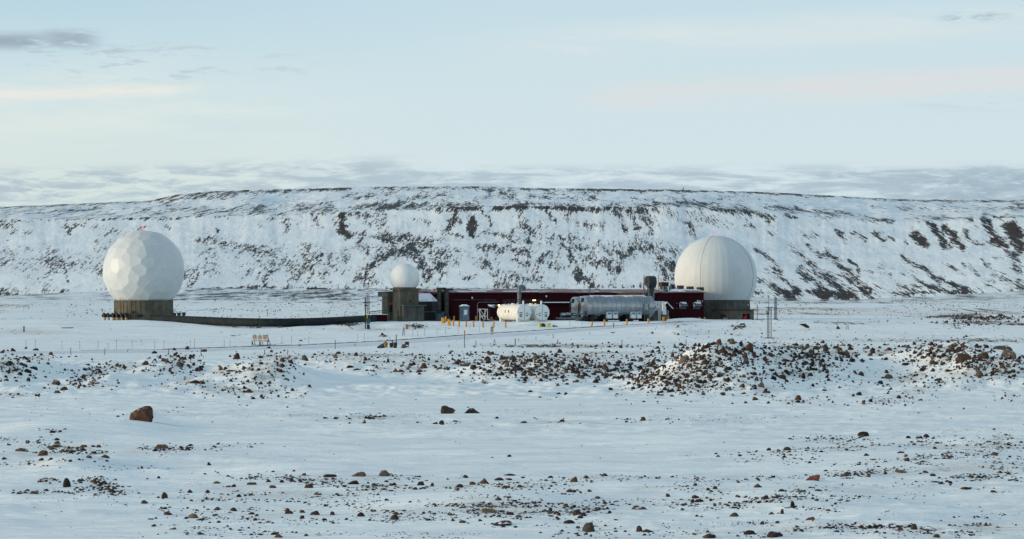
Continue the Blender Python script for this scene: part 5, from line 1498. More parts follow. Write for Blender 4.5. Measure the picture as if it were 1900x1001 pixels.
# ---- two silver tanks
def silver_tank(px, D, pyc, rpx, Lm, label, num):
    k = K(D); t = st('silver_tank', label, 'tank', px, D, 'horizontal silver tanks')
    r_ = rpx * k; zc = ZL(pyc, D); n = 44
    b = MB()
    def ring(x, r2): return [(x, r2 * math.cos(2 * math.pi * q / n), zc + r2 * math.sin(2 * math.pi * q / n)) for q in range(n)]
    xs = [0] + [Lm * i / 14 for i in range(1, 14)] + [Lm]
    vs_ = []
    for x in xs: vs_ += ring(x, r_)
    fs_ = [(i * n + q, i * n + (q + 1) % n, (i + 1) * n + (q + 1) % n, (i + 1) * n + q) for i in range(len(xs) - 1) for q in range(n)]
    b.add(vs_, fs_, True); sh = b.build('shell', M['steel'], t)
    b = MB()
    for x in xs[1:-1]:
        b.add(ring(x - .018, r_ + .006) + ring(x + .018, r_ + .006) + ring(x - .018, r_ - .02) + ring(x + .018, r_ - .02),
              [(q, (q + 1) % n, n + (q + 1) % n, n + q) for q in range(n)] + [(q + 2 * n, (q + 1) % n + 2 * n, (q + 1) % n, q) for q in range(n)] + [(q + n, (q + 1) % n + n, 3 * n + (q + 1) % n, 3 * n + q) for q in range(n)])
    b.build('seam_band', M['galv'], sh)
    b = MB(); vs_ = ring(-.001, r_) + ring(-.42, r_ * .05)
    b.add(vs_, [(q, n + q, n + (q + 1) % n, (q + 1) % n) for q in range(n)] + [tuple(range(n, 2 * n))]); ce = b.build('cone_end', M['steel'], t)
    b = MB(); vs_ = ring(Lm + .001, r_) + ring(Lm + .75, r_ * .45)
    b.add(vs_, [(q, (q + 1) % n, n + (q + 1) % n, n + q) for q in range(n)] + [tuple(range(n, 2 * n))]); b.build('far_end', M['steel'], t)
    slope = math.atan2(.42, r_ * .95)
    text_part('tank_number', num, .95, M['black'], ce, (-.24, 0, zc + r_ * .60), (math.pi / 2 - slope, 0, -math.pi / 2), .05)
    # snow lying on the crown
    b = MB(); m_ = 40; vs_ = []
    for i in range(m_ + 1):
        x = .9 + (Lm - 2.0) * i / m_
        wd_ = .30 + .16 * math.sin(i * .45 + len(num)) + .08 * math.sin(i * 1.3)
        for a in (-wd_, -wd_ * .5, 0, wd_ * .5, wd_):
            e = .015 + (.07 if abs(a) < wd_ * .9 else 0)
            vs_.append((x, math.sin(a) * (r_ + e), zc + math.cos(a) * (r_ + e)))
    b.add(vs_, [(i * 5 + j, (i + 1) * 5 + j, (i + 1) * 5 + j + 1, i * 5 + j + 1) for i in range(m_) for j in range(4)], True); b.build('crown_snow', M['snow'], sh)
    return t, r_, zc
t, r_, zc = silver_tank(1064.5, 469.0, 571, 19.6, 11.9, 'Rear silver tank, only its bright round end showing left of the front one', '22')
for x in (.8, 5, 9.5):
    b = MB(); b.box(x, x + .6, -r_ * .7, r_ * .7, -.3, zc - r_ * .68); b.build('cradle', M['concrete_grey'], t)
t, r_, zc = silver_tank(1082.5, 465.5, 569.5, 20.2, 11.9, 'Front silver tank of banded shiny metal with snow on top and four pale boxes beneath', '13')
for x in (.8, 3.0, 7.0, 10.5):
    b = MB(); b.box(x, x + .6, -r_ * .7, r_ * .7, -.3, zc - r_ * .68); b.build('cradle', M['black'], t)
for pa, pb in ((1118, 1126.3), (1129.3, 1138), (1164, 1172.3), (1175, 1183.2)):
    k = K(467); x0 = (pa - 1082.5) * k / .9135 * .985; x1 = (pb - 1082.5) * k / .9135 * .985
    b = MB(); b.box(x0, x1, -r_ - .25, -r_ + .35, ZL(591.3, 465) , ZL(579, 465)); bx = b.build('pale_box', M['whitec'], t)
    b = MB(); b.box(x0 + .08, x1 - .08, -r_ - .27, -r_ - .252, ZL(584, 465), ZL(580.2, 465)); b.build('box_panel', M['toiletdoor'], bx)
b = MB(); x0 = (1189 - 1082.5) * K(467) / .9135 * .985; x1 = x0 + .85
for x in (x0, x1): b.cyl((x, -r_ - .2, -.1), (x, -r_ - .2, ZL(546, 466)), .04, n=6)
for j in range(12): b.cyl((x0, -r_ - .2, .3 + j * .33), (x1, -r_ - .2, .3 + j * .33), .022, n=4)
b.build('ladder', M['galv'], t)
b = MB(); b.box(x0 - .15, x1 + .1, -r_ - .1, -r_ + .12, zc - .55, zc + .45); b.build('access_hatch', M['steel'], t)

# ---- pump skid
t = st('pump_skid', 'Low skid of grey pump drums and pipes at the left foot of the silver tanks', 'pump', 1040, 464.0)
b = MB(); b.box(-.4, 3.6, -.4, 1.0, ZL(592.5, 464), ZL(589.5, 464)); b.build('skid', M['galv'], t)
for x, r2, z_ in ((.5, .30, 584.5), (1.35, .26, 583.5), (2.4, .33, 584)):
    b = MB(); b.cyl((x - .35, .1, ZL(z_, 464)), (x + .45, .25, ZL(z_, 464)), r2, n=14); b.build('drum', M['steel'], t)
b = MB(); b.tube([(-.2, -.3, .5), (1.0, -.35, .62), (3.6, -.3, .66)], .08, 8); b.tube([(2.9, 0, .7), (3.2, 0, 1.15), (3.9, .1, 1.2), (4.2, .2, .9)], .09, 8); b.tube([(1.8, 0, .5), (1.8, 0, 1.1), (2.2, 0, 1.2)], .06, 6)
b.build('pipework', M['galv'], t)
b = MB(); b.box(3.6, 7.5, -.2, .8, -.1, .25); b.build('plinth', M['black'], t)

# ---- platform, stand and blower over the silver tanks
D = 474.0; k = K(D)
t = st('roof_platform', 'Railed steel gangway running above the silver tanks to the spiral fan', 'walkway', 1151, D)
x1 = 52 * k / .9135
b = MB(); b.add([(0, 0, ZL(549, D)), (x1, 0, ZL(546.2, D)), (x1, .9, ZL(546.2, D)), (0, .9, ZL(549, D)), (0, 0, ZL(549.8, D)), (x1, 0, ZL(547, D)), (x1, .9, ZL(547, D)), (0, .9, ZL(549.8, D))],
                [(0, 1, 2, 3), (7, 6, 5, 4), (0, 4, 5, 1), (1, 5, 6, 2), (0, 3, 7, 4)]); b.build('deck', M['galv'], t)
b = MB()
for i in range(15):
    x = x1 * i / 14
    for y in (0, .9): b.cyl((x, y, ZL(549 - 2.8 * i / 14, D)), (x, y, ZL(541.2, D)), .022, n=4)
for y in (0, .9): b.cyl((0, y, ZL(541.2, D)), (x1, y, ZL(541.2, D)), .022, n=4)
b.build('railing', M['tan'], t)
b = MB()
for x in (.1, x1 * .5, x1 - .1): b.cyl((x, .45, -.2), (x, .45, ZL(548, D)), .06, n=6)
b.build('support', M['galv'], t)
b = MB(); xl = 32 * k / .9135; b.lathe([(.08, -.1), (.14, 0), (.1, .12)], n=8); b.build('lamp', M['signwhite'], t, (xl, -.1, ZL(549, D) - .15))
t = st('fan_stand', 'White steel braced stand holding up the dark spiral fan', 'stand', 1193.5, 473.0)
b = MB(); D = 473.0; x1 = 10 * K(D) / .9135
for x in (0, x1): b.cyl((x, 0, -.2), (x, 0, ZL(526, D)), .05, n=6)
b.cyl((0, 0, ZL(526, D)), (x1, 0, ZL(526, D)), .045, n=5); b.cyl((0, 0, ZL(543.5, D)), (x1, 0, ZL(543.5, D)), .045, n=5); b.cyl((0, 0, ZL(541, D)), (x1, 0, ZL(527, D)), .035, n=5)
b.cyl((x1, 0, ZL(541, D)), (x1 + 1.1, .3, ZL(556, D)), .035, n=5); b.cyl((x1 + 1.15, .3, -.2), (x1 + 1.15, .3, ZL(541, D)), .045, n=5); b.build('frame', M['galv'], t)
D = 475.5; k = K(D)
t = st('spiral_fan', 'Large dark snail-shaped fan housing standing above the roof at the right of the silver tanks', 'fan', 1201, D)
# snail in the y-z plane, axis along x
sp_ = []
for i in range(30):
    a = math.radians(-80 + 330 * i / 29); rr_ = (.80 + .28 * (i / 29)) * 1.0
    sp_.append((math.cos(a) * rr_, math.sin(a) * rr_))
zc = ZL(523, D)
n = len(sp_); vs_ = [(-.1, y, zc + z_) for y, z_ in sp_] + [(1.25, y, zc + z_) for y, z_ in sp_]
b = MB(); b.add(vs_, [tuple(range(n)), tuple(range(2 * n - 1, n - 1, -1))] + [(i, i + n, (i + 1) % n + n, (i + 1) % n) for i in range(n)]); b.build('housing', M['darkgrey'], t)
b = MB(); b.cyl((-.12, 0, zc - .03), (.1, 0, zc - .03), .30, n=16); b.build('inlet', M['black'], t)
b = MB(); b.box(.25, 1.05, -.5, .5, -.2, zc - .75); b.build('riser', M['darkgrey'], t)
b = MB(); b.cyl((-.55, .2, ZL(547, D)), (-.55, .2, ZL(511, D)), .07, n=8); b.build('stack', M['tan'], t)

# ---- white shed beside the tanks
D = 477.0; k = K(D)
t = st('white_shed', 'White panelled plant shed between the silver tank and the red porch', 'shed', 1210, D)
fx = k / .9135
b = MB(); b.box(0, 23.5 * fx, 0, 2.6, -.3, ZL(559.5, D)); b.build('body', M['whitec'], t)
b = MB(); b.poly([(17 * fx, ZL(584, D)), (23 * fx, ZL(584, D)), (23 * fx, ZL(570, D)), (21 * fx, ZL(565, D)), (18 * fx, ZL(563, D)), (17 * fx, ZL(563, D))], -.7, -.003); b.build('hood', M['whitec'], t)
b = MB(); b.box(1 * fx, 9 * fx, -.5, -.003, -.3, ZL(576, D)); b.build('grey_cabinet', M['concrete_grey'], t)
b = MB()
for x, q in ((10.5, 565), (9.5, 574), (12.5, 574)): b.cyl((x * fx, -.05, ZL(q, D)), (x * fx, .05, ZL(q, D)), .09, n=8)
b.build('port', M['signdark'], t)
b = MB()
for x in (9.6, 13.5, 16.6): b.box(x * fx, x * fx + .04, -.02, -.002, 0, ZL(560, D))
b.build('panel_seam', M['galv'], t)
b = MB(); b.box(17 * fx, 24 * fx, -.65, -.003, -.3, ZL(584, D) - .003); b.build('grey_base', M['concrete_grey'], t)
# ---- right radome
D = 512.0; k = K(D)
t = st('smooth_radome', 'Big smooth white globe with upright gores on a round grey concrete drum at the right', 'radome', 1327.8, D, rot=0)
R = 76.4 * k; zc = ZL(514.2, D); zb = ZL(558.2, D)
n = 36; b = MB(); vs_ = []; rows_ = 40
for i in range(rows_ + 1):
    el = math.asin((zb - zc) / R) + (math.pi / 2 - .03 - math.asin((zb - zc) / R)) * i / rows_
    for q in range(n * 4):
        a = 2 * math.pi * q / (n * 4)
        bulge = 1 - .006 * abs(math.cos(a * n / 2)) ** 5
        vs_.append((R * bulge * math.cos(el) * math.cos(a), R * bulge * math.cos(el) * math.sin(a), zc + R * math.sin(el)))
m_ = n * 4
b.add(vs_, [(i * m_ + q, i * m_ + (q + 1) % m_, (i + 1) * m_ + (q + 1) % m_, (i + 1) * m_ + q) for i in range(rows_) for q in range(m_)], True)
b.add(vs_[-m_:], [tuple(range(m_))])
dm = b.build('dome', M['dome_cloth'], t)
for a0 in (-116, -29):
    b = MB(); a = math.radians(a0); pp = []
    for i in range(31):
        el = math.asin((zb - zc) / R) + (math.pi / 2 - .05 - math.asin((zb - zc) / R)) * i / 30
        pp.append((R * 1.002 * math.cos(el) * math.cos(a), R * 1.002 * math.cos(el) * math.sin(a), zc + R * 1.002 * math.sin(el)))
    b.tube(pp, .035, 5); b.build('rope_seam', M['seam'], dm)
b = MB(); b.lathe([(63.2 * k, -.6), (63.2 * k, zb - .002)], n=40, smooth=False); dr = b.build('drum', M['concrete_grey'], t)
b = MB()
for z_ in (.9, 1.8, 2.7): b.lathe([(63.35 * k, z_), (63.35 * k, z_ + .05)], n=40, smooth=False)
for i in range(28):
    a = 2 * math.pi * i / 28; x, y = math.cos(a) * 63.3 * k, math.sin(a) * 63.3 * k
    b.cyl((x, y, -.3), (x, y, zb - .06), .03, n=4)
b.build('form_line', M['concrete_grey'], dr)
b = MB(); b.lathe([(64 * k, zb), (64 * k, zb + .09), (62.5 * k, zb + .12)], n=48); b.build('base_ring', M['darkgrey'], t)
b = MB(); b.cyl((-.2, 0, zc + R - .05), (-.2, 0, zc + R + .2), .05, n=6); b.build('lamp_stem', M['whitec'], t)
b = MB(); b.lathe([(.1, zc + R + .2), (.13, zc + R + .3), (.1, zc + R + .48), (.03, zc + R + .52)], cx=-.2, n=10); b.build('lamp', M['redlamp'], t)
b = MB(); dx = 58 * k; dy = -math.sqrt((63.2 * k) ** 2 - dx * dx); b.box(dx - .12, dx + .12, dy - .2, dy, ZL(567, D), ZL(565, D)); b.build('wall_lamp', M['signwhite'], t)

# ---- concrete annex
D = 496.0; k = K(D)
t = st('concrete_annex', 'Low flat-roofed concrete annex with a red door against the right radome drum', 'building', 1355, D)
wf, wl = 45.5 * k / .9135, 31 * k / .4067; h_ = ZL(576, D)
b = MB(); b.box(0, wf, 0, wl, -.5, h_); wa = b.build('wall', M['concrete'], t)
b = MB(); b.box(-.15, wf + .2, -.2, wl + .1, h_ + .002, h_ + .13); b.build('roof', M['rust'], t)
x0 = 24 * k / .9135
b = MB(); b.box(x0, x0 + 1.35, -.05, -.003, -.1, ZL(583, D)); b.build('door', M['redpaint'] if 0 else M['red'], t)
b = MB(); b.box(x0 + .1, x0 + .3, -.3, -.055, .0, .55); b.box(x0 + .5, x0 + .62, -.28, -.055, .0, .8); b.build('gas_bottle', M['redpaint'], t)
b = MB(); b.box(1.0, 1.05, -.1, -.003, -.1, .75); b.box(.95, 1.1, -.12, -.003, .75, .95); b.build('pipe_outlet', M['galv'], t)
b = MB(); b.box(-.06, -.003, 1.7, 3.4, .05, .95); b.build('opening', M['black'], t)
b = MB(); b.box(-.05, -.003, 3.9, 4.3, 1.05, 1.3); b.build('small_vent', M['black'], t)
b = MB(); b.box(-.4, -.02, .9, 1.9, -.05, .35); b.build('pallet', M['tan'], t)
for x in (3.0, 3.3, 3.8):
    b = MB(); b.cyl((x + .55, 1.2, h_ + .13), (x + .55, 1.2, ZL(566.5, D)), .05 if x < 3.5 else .14, n=8); b.build('roof_pipe', M['concrete_grey'], t)

# ---- masts at the right
def lattice(name, label, px, pb, pt, wpx, m_, cat='mast', taper=1.0, D=None, bays=9, base=None):
    if D is None: gx, gy, gz = hit(px, pb)
    else: gx, gy = WX(px, D), D; gz = float(H(np.array([gx]), np.array([gy]))[0])
    k = gy / F
    t = thing(name, label, cat, (gx, gy, gz), .35)
    w_ = wpx * k / 2; h_ = (pb - pt) * k
    c0 = [(w_ * math.cos(a), w_ * math.sin(a)) for a in (math.radians(200), math.radians(320), math.radians(80))]
    b = MB()
    for x, y in c0: b.cyl((x, y, -.2), (x * taper, y * taper, h_), .03, n=5)
    lg = b.build('leg_tubes', m_, t)
    b = MB()
    for j in range(bays + 1):
        s_ = 1 + (taper - 1) * j / bays; z_ = h_ * j / bays; s2 = 1 + (taper - 1) * (j + 1) / bays
        for q in range(3):
            x, y = c0[q]; x2, y2 = c0[(q + 1) % 3]
            b.cyl((x * s_, y * s_, z_), (x2 * s_, y2 * s_, z_), .018, n=4)
            if j < bays: b.cyl((x * s_, y * s_, z_), (x2 * s2, y2 * s2, z_ + h_ / bays), .018, n=4)
    b.build('bracing', m_, t)
    return t, k, h_
t, k, h_ = lattice('lattice_mast', 'Dark three-legged lattice mast with a whip aerial on a brown plate, front right', 1427, 628, 571, 9.5, M['darkgrey'], bays=10)
b = MB(); b.cyl((-.05, 0, h_ - .8), (-.05, 0, h_ + 22 * k), .035, n=6); b.cyl((-.05, 0, h_ + 19.5 * k), (-.05, 0, h_ + 22.5 * k), .075, n=8); b.build('whip_aerial', M['black'], t)
b = MB(); b.box(-.75, .7, -.5, .5, -.12, .1, top=(.08, .06)); b.build('base_plate', M['brown'], t)
b = MB(); b.box(-.4, .38, -.35, .3, h_ - .05, h_ + .06); b.box(-.42, -.2, -.4, .1, h_ - 1.0, h_ - .7); b.build('head_plate', M['darkgrey'], t)
t, k, h_ = lattice('lattice_mast', 'Pale slim lattice mast standing alone beyond the right radome', 1439, 0, 0, 6.0, M['galv'], D=515.0, bays=12) if 0 else (None, 0, 0)
def lm(px, D, pb, pt, wpx, label):
    gz = PAD - .02; k = K(D); t = thing('lattice_mast', label, 'mast', (WX(px, D), D, gz), .5)
    w_ = wpx * k / 2; h_ = (pb - pt) * k
    c0 = [(w_ * math.cos(a), w_ * math.sin(a)) for a in (math.radians(190), math.radians(310), math.radians(70))]
    b = MB()
    for x, y in c0: b.cyl((x, y, -.3), (x * .75, y * .75, h_), .035, n=5)
    b.build('leg_tubes', M['galv'], t)
    b = MB()
    for j in range(13):
        s_ = 1 - .25 * j / 12; z_ = h_ * j / 12
        for q in range(3):
            x, y = c0[q]; x2, y2 = c0[(q + 1) % 3]
            b.cyl((x * s_, y * s_, z_), (x2 * s_, y2 * s_, z_), .028, n=4)
            if j < 12: b.cyl((x * s_, y * s_, z_), (x2 * s_, y2 * s_, z_ + h_ / 12), .028, n=4)
    b.build('bracing', M['galv'], t)
    b = MB(); b.tube([(0, 0, h_ - .1), (-.2, 0, h_ + .25), (-.55, 0, h_ + .35)], .07, 7); b.build('head_arm', M['galv'], t)
    b = MB(); b.lathe([(.5, -.1), (.35, .12), (.1, .2)], n=10); b.build('footing', M['darkgrey'], t)
lm(1439, 502.0, 593, 552, 6.0, 'Pale slim lattice mast standing alone beyond the right radome')
t = st('utility_pole', 'Thin brown pole just right of the concrete annex', 'pole', 1405, 490.0, rot=0)
b = MB(); b.cyl((0, 0, -.3), (0, 0, ZL(566, 490)), .06, n=7); b.build('shaft', M['wood'], t)
b = MB()
for q in (571, 576, 583): b.box(-.18, .3, -.08, .08, ZL(q + .7, 490), ZL(q, 490))
b.build('bracket', M['wood'], t)
b = MB(); b.cyl((-.4, 0, .05), (1.3, .3, .05), .06, n=6); b.build('ground_pipe', M['black'], t)

# ---- bollards
BOL = [(820.5, 600, 10.5, 'y'), (822.7, 600.6, 10.5, 'y'), (827, 598, 10.5, 0), (824.8, 600, 8, 0), (832, 603, 11, 0), (834.5, 604.5, 11, 0), (841, 605, 11, 0), (842.5, 596.5, 10, 0), (851.5, 606.5, 10.5, 0), (858, 596, 8.5, 0), (865, 607, 11, 0),
       (878.5, 607.5, 11, 0), (883, 596, 9.5, 0), (896, 608, 10.5, 0), (912, 596, 8, 0), (916, 608, 10.5, 0), (938, 608.3, 10.5, 0), (1020.5, 593.5, 6, 0), (1097.5, 607.5, 11, 't'), (1121.5, 605.2, 12, 0), (1163, 603, 10.5, 0),
       (1202.7, 599.8, 8.5, 0), (1219.5, 594.5, 4.5, 0), (1230.5, 597.5, 9.5, 0), (1232.8, 596.5, 8.5, 0), (1240.3, 593.3, 6, 0), (1298, 591.5, 4.5, 0), (1307.5, 592, 5, 0)]
BL = ['Leftmost yellow bollard in the curved row', 'Second yellow bollard from the left in the curved row, close beside the first', 'Tallest looking bollard behind the left end of the curved row', 'Yellow bollard squeezed behind the first two at the left end',
      'Bollard left of the close pair after the left cluster', 'Right bollard of the close pair after the left cluster', 'Front bollard standing below and left of the toilet', 'Rear bollard before the red wall left of the toilet', 'Front bollard directly below the toilet left side',
      'Rear bollard touching the left side of the toilet', 'Front bollard just right of the toilet', 'Front bollard below the left side of the white stand', 'Rear bollard between the toilet and the white stand', 'Front bollard below the white stand',
      'Rear bollard between the white stand and the white tank', 'Front bollard behind the tan box on a post', 'Front bollard before the nearer white tank', 'Yellow bollard right of the farther white tank end', 'Leaning yellow bollard before the left end of the silver tanks',
      'Yellow bollard before the first pale box of the silver tank', 'Yellow bollard before the third pale box of the silver tank', 'Yellow bollard below the ladder of the silver tank', 'Short yellow bollard at the foot of the white shed', 'Left bollard of the pair before the porch',
      'Right bollard of the pair before the porch', 'Yellow bollard right of the porch door', 'Yellow bollard half buried near the right end of the red wall', 'Yellow bollard half buried at the drum of the right radome']
b0 = None
for i, (px, pb, hp, fl) in enumerate(BOL):
    if pb < 597.5:
        D = 5388 * 4.95 / (max(pb, 594.5) - 540); gx, gy = WX(px, D), D; gz = float(H(np.array([gx]), np.array([gy]))[0])
    else: gx, gy, gz = hit(px, pb)
    h_ = hp * gy / F
    if b0 is None:
        b0 = thing('bollard', BL[0], 'bollard', (gx, gy, gz), 0, 'yellow bollards round the tanks')
        b = MB(); b.lathe([(.135, -.5), (.135, .93), (.12, .97)], n=14); b.build('post', M['yellow'], b0)
        b = MB(); b.lathe([(.125, .971), (.11, 1.02), (.05, 1.05)], n=14); b.build('cap', M['tan'], b0)
        c_ = b0
    else:
        c_ = copy_tree(b0); c_.location = (gx, gy, gz); c_['label'] = BL[i]
    c_.scale = (1, 1, h_ / 1.05)
    if fl == 't': c_.rotation_euler = (0, math.radians(9), 0)

# ---- yellow-green drums on the snow before the tanks
for i, px in enumerate((1001, 1018.5)):
    gx, gy, gz = hit(px, 607.3); k = gy / F
    t = thing('lime_marker', ['Bright yellow-green stub post at the left end of a dark box below the white tanks', 'Bright yellow-green stub post standing free between two dark boxes'][i], 'marker post', (gx, gy, gz), 0, 'yellow-green stub posts')
    b = MB(); b.lathe([(2.6 * k, -.3), (2.6 * k, 6.7 * k)], n=16); b.build('post', M['lime'], t)
    b = MB(); b.lathe([(2.4 * k, 6.7 * k + .002), (2.0 * k, 7.4 * k)], n=14); b.build('cap', M['yellow'], t)
gx, gy, gz = hit(1008, 607); k = gy / F
t = thing('dark_box', 'Dark brown box between the two yellow-green stub posts', 'box', (gx, gy + .1, gz), 0)
b = MB(); b.box(-4.3 * k, 4.6 * k, 0, .5, -.2, 5.2 * k, top=(.05, .03)); b.build('body', M['rust'], t)
b = MB(); b.box(-4.3 * k, 2.2 * k, .02, .48, 5.2 * k + .002, 6.4 * k, top=(.1, .05)); b.build('lid', M['black'], t)
gx, gy, gz = hit(1030, 607); k = gy / F
t = thing('dark_sledge', 'Small black low frame on the snow right of the yellow-green posts', 'frame', (gx, gy, gz), .15)
b = MB(); b.box(-4 * k, -.5 * k, 0, .4, -.1, 3.2 * k); b.build('box', M['black'], t)
b = MB(); b.box(-.5 * k, 5.5 * k, .1, .3, -.05, 1.1 * k); b.box(1.5 * k, 3 * k, .05, .35, 1.1 * k, 2.7 * k); b.build('rail', M['black'], t)

# ---- things on the snowy field
gx, gy, gz = hit(755.3, 611); k = gy / F
t = thing('ochre_crate', 'Upright ochre box on the snow below the small globe tower', 'box', (gx, gy, gz), .1)
b = MB(); b.box(-2.6 * k, 2.6 * k, 0, .45, -.1, 7.6 * k); b.build('body', M['orange'], t)
b = MB(); b.box(-2.8 * k, 2.8 * k, -.03, .48, 7.6 * k + .002, 8.6 * k); b.build('lid', M['brown'], t)
gx, gy, gz = hit(773, 609); k = gy / F
b = MB()
for i in range(46):
    x, y = rnd.uniform(-10, 10) * k, rnd.uniform(-.6, .8); a = rnd.uniform(0, 3.1); l = rnd.uniform(.15, .45)
    z_ = rnd.uniform(.0, .35); b.cyl((x, y, z_), (x + math.cos(a) * l, y, z_ + math.sin(a) * l * .8), .016, n=4)
o = b.build('brush_heap', M['rust'], None, (gx, gy, gz)); tagp(o, 'Heap of reddish brown twigs in the snow right of the ochre box', 'brush')

# warning board
gx, gy, gz = hit(484, 641.5); k = gy / F
t = thing('warning_board', 'Cream three-panel warning board with red print on black slanted props', 'sign', (gx, gy, gz), math.radians(8))
for i in range(3):
    x0 = (-16 + 9.7 * i) * k; x1 = x0 + 9.3 * k; yt = (20.5 - i * .35) * k; yb = (8.3 - i * .35) * k
    b = MB(); b.box(x0, x1, 0, .05, yb, yt); pn = b.build('panel', M['signwhite'], t)
    b = MB(); xm = (x0 + x1) / 2
    b.box(xm - (2.2 if i < 1 else 1.2 if i == 1 else 4) * k, xm + (2.2 if i < 1 else 1.2 if i == 1 else 4) * k, -.014, -.002, yt - 2.0 * k, yt - .8 * k); b.build('heading', M['signdark'], pn)
    b = MB()
    for j, (a, c2) in enumerate([(4.2, 4.0), (3.6, 3.8), (3.9, 3.9), (3.0, 3.3)]):
        z1 = yt - (2.8 + j * 1.35) * k
        x = xm - a * k
        while x < xm + c2 * k - .06:
            l = rnd.uniform(.7, 1.6) * k; b.box(x, min(x + l, xm + c2 * k), -.014, -.002, z1 - .95 * k, z1); x += l + .28 * k
    b.build('red_lines', M['signred'], pn)
    b = MB()
    for z_ in (2.2, 1.0): b.box(xm - 3.4 * k, xm + 3.6 * k, -.014, -.002, yb + z_ * k - .5 * k, yb + z_ * k + .2 * k)
    b.build('small_print', M['tan'], pn)
for x in (-16.2, -2, 12.8):
    b = MB(); b.box(x * k - .05, x * k + .05, .055, .15, -.3, (8.5 if x < 12 else 21) * k); b.build('upright', M['black'], t)
    b = MB(); b.cyl((x * k, .1, (9 if x < 12 else 16) * k), ((x + (3.2 if x < 12 else 6)) * k, 1.0, -.05), .045, n=6); b.build('prop', M['black'], t)
    if x < 12:
        b = MB(); b.cyl(((x + 4) * k, .12, 8.5 * k), ((x + 7) * k, 1.0, -.05), .045, n=6); b.build('prop', M['black'], t)
b = MB(); b.box(-13 * k, 18.5 * k, .85, 1.05, -.08, 1.0 * k); b.box(-3 * k, 15 * k, -.1, .1, -.15, .7 * k); b.build('sill_beam', M['black'], t)
for x in (-2, 12):
    b = MB(); b.box((x - 1.8) * k, (x + 2.6) * k, -.25, .2, -.1, 1.3 * k, top=(.08, .03)); b.build('ballast', M['black'], t)

# drums and bins
def drum(px, pb, wpx, hpx_, m_, name, label, lean=(0, 0, 0), flare=1.0, cat='drum', extra=None):
    gx, gy, gz = hit(px, pb); k = gy / F; r_ = wpx * k / 2
    t = thing(name, label, cat, (gx, gy, gz), 0)
    t.rotation_euler = lean
    b = MB(); b.lathe([(r_ * .92 * flare, -.15), (r_ * .95 * flare, hpx_ * k * .33), (r_, hpx_ * k * .34), (r_, hpx_ * k * .36), (r_ * .97, hpx_ * k * .38), (r_ * .98, hpx_ * k * .66), (r_ * 1.02, hpx_ * k * .67), (r_ * 1.02, hpx_ * k * .7), (r_, hpx_ * k)], n=20)
    b.build('shell', m_, t)
    b = MB(); b.lathe([(r_ * 1.04, hpx_ * k + .002), (r_ * 1.04, hpx_ * k + .05), (r_ * .9, hpx_ * k + .055)], n=20); b.build('rim', M['black'], t)
    return t, k
drum(715.5, 645, 7.5, 8.5, M['orange'], 'oil_drum', 'Rusty yellow drum beside the tipped grey cone on the road verge')
drum(726, 645.3, 6.5, 8, M['rust'], 'oil_drum', 'Rust brown drum half hidden behind the tall grey bin')
t, k = drum(733, 646.3, 8, 9.8, M['darkgrey'], 'grey_bin', 'Tall dark grey bin with a post sticking up out of it', flare=.86, cat='bin')
gx, gy, gz = hit(735, 645)
b = MB(); b.cyl((0, 0, 9 * k), (.02, 0, 24 * k), .07, n=6); o = b.build('wooden_post', M['brown'], None, (gx, gy + .1, gz)); tagp(o, 'Thin brown post standing in the tall grey bin', 'post')
b = MB(); b.cyl((.0, 0, 8 * k), (0, 0, 11 * k), .05, n=6); b.lathe([(.02, 10.5 * k), (.09, 11 * k), (.09, 12.3 * k), (.02, 12.8 * k)], n=8); gx, gy, gz = hit(728, 645); o = b.build('pipe_stub', M['black'], None, (gx, gy, gz)); tagp(o, 'Short black capped stub poking up between the rust drum and the grey bin', 'pipe')
gx, gy, gz = hit(706, 646.5); k = gy / F
t = thing('tipped_cone', 'Dark grey bin lying tipped on its side at the left of the drum group', 'bin', (gx, gy + .2, gz), 0)
b = MB(); b.tube([(-6.0 * k, 0, 1.0 * k), (1 * k, .05, 2.8 * k), (6 * k, .1, 4.2 * k)], [.12, .27, .36], 16); b.build('shell', M['darkgrey'], t)
b = MB(); b.tube([(5.8 * k, .1, 4.1 * k), (6.6 * k, .1, 4.4 * k)], .38, 16); b.build('rim', M['black'], t)
gx, gy, gz = hit(712, 646); b = MB(); b.cyl((0, .5, 8 * k), (7.5 * k, .5, 16 * k), .07, n=6); b.cyl((0, .5, 8 * k), (-3 * k, .5, -.1), .06, n=6); o = b.build('leaning_bar', M['wood'], None, (gx, gy, gz)); tagp(o, 'Grey bar leaning up to the right over the rusty yellow drum', 'bar')
gx, gy, gz = hit(749, 646.7); k = gy / F
t = thing('brown_ball', 'Round rusty float lying right of the grey bin', 'float', (gx, gy + .25, gz), 0)
b = MB(); b.lathe([(.05, -.02), (.22, .04), (.30, .26), (.22, .46), (.05, .52)], n=14); b.build('float_body', M['brown'], t)
b = MB(); b.cyl((-.34, 0, 0), (-.12, .1, .3), .05, n=6); b.build('shackle', M['black'], t)
gx, gy, gz = hit(755, 645.5); k = gy / F
t = thing('box_on_stand', 'Rusty dark box raised on a small frame at the right of the drum group', 'box', (gx, gy + .3, gz), 0)
b = MB(); b.box(-3.8 * k, 3.8 * k, -.2, .25, 5 * k, 10.3 * k); b.build('box', M['rust'], t)
b = MB(); b.box(-3.9 * k, 3.9 * k, -.21, .26, 10.3 * k + .002, 10.9 * k); b.build('lid', M['black'], t)
b = MB()
for x in (-2.8, 3.2): b.cyl((x * k, 0, -.1), (x * k * .9, 0, 5 * k), .05, n=6)
b.box(-3 * k, 1.5 * k, -.15, .15, .5 * k, 3.2 * k); b.build('stand', M['black'], t)

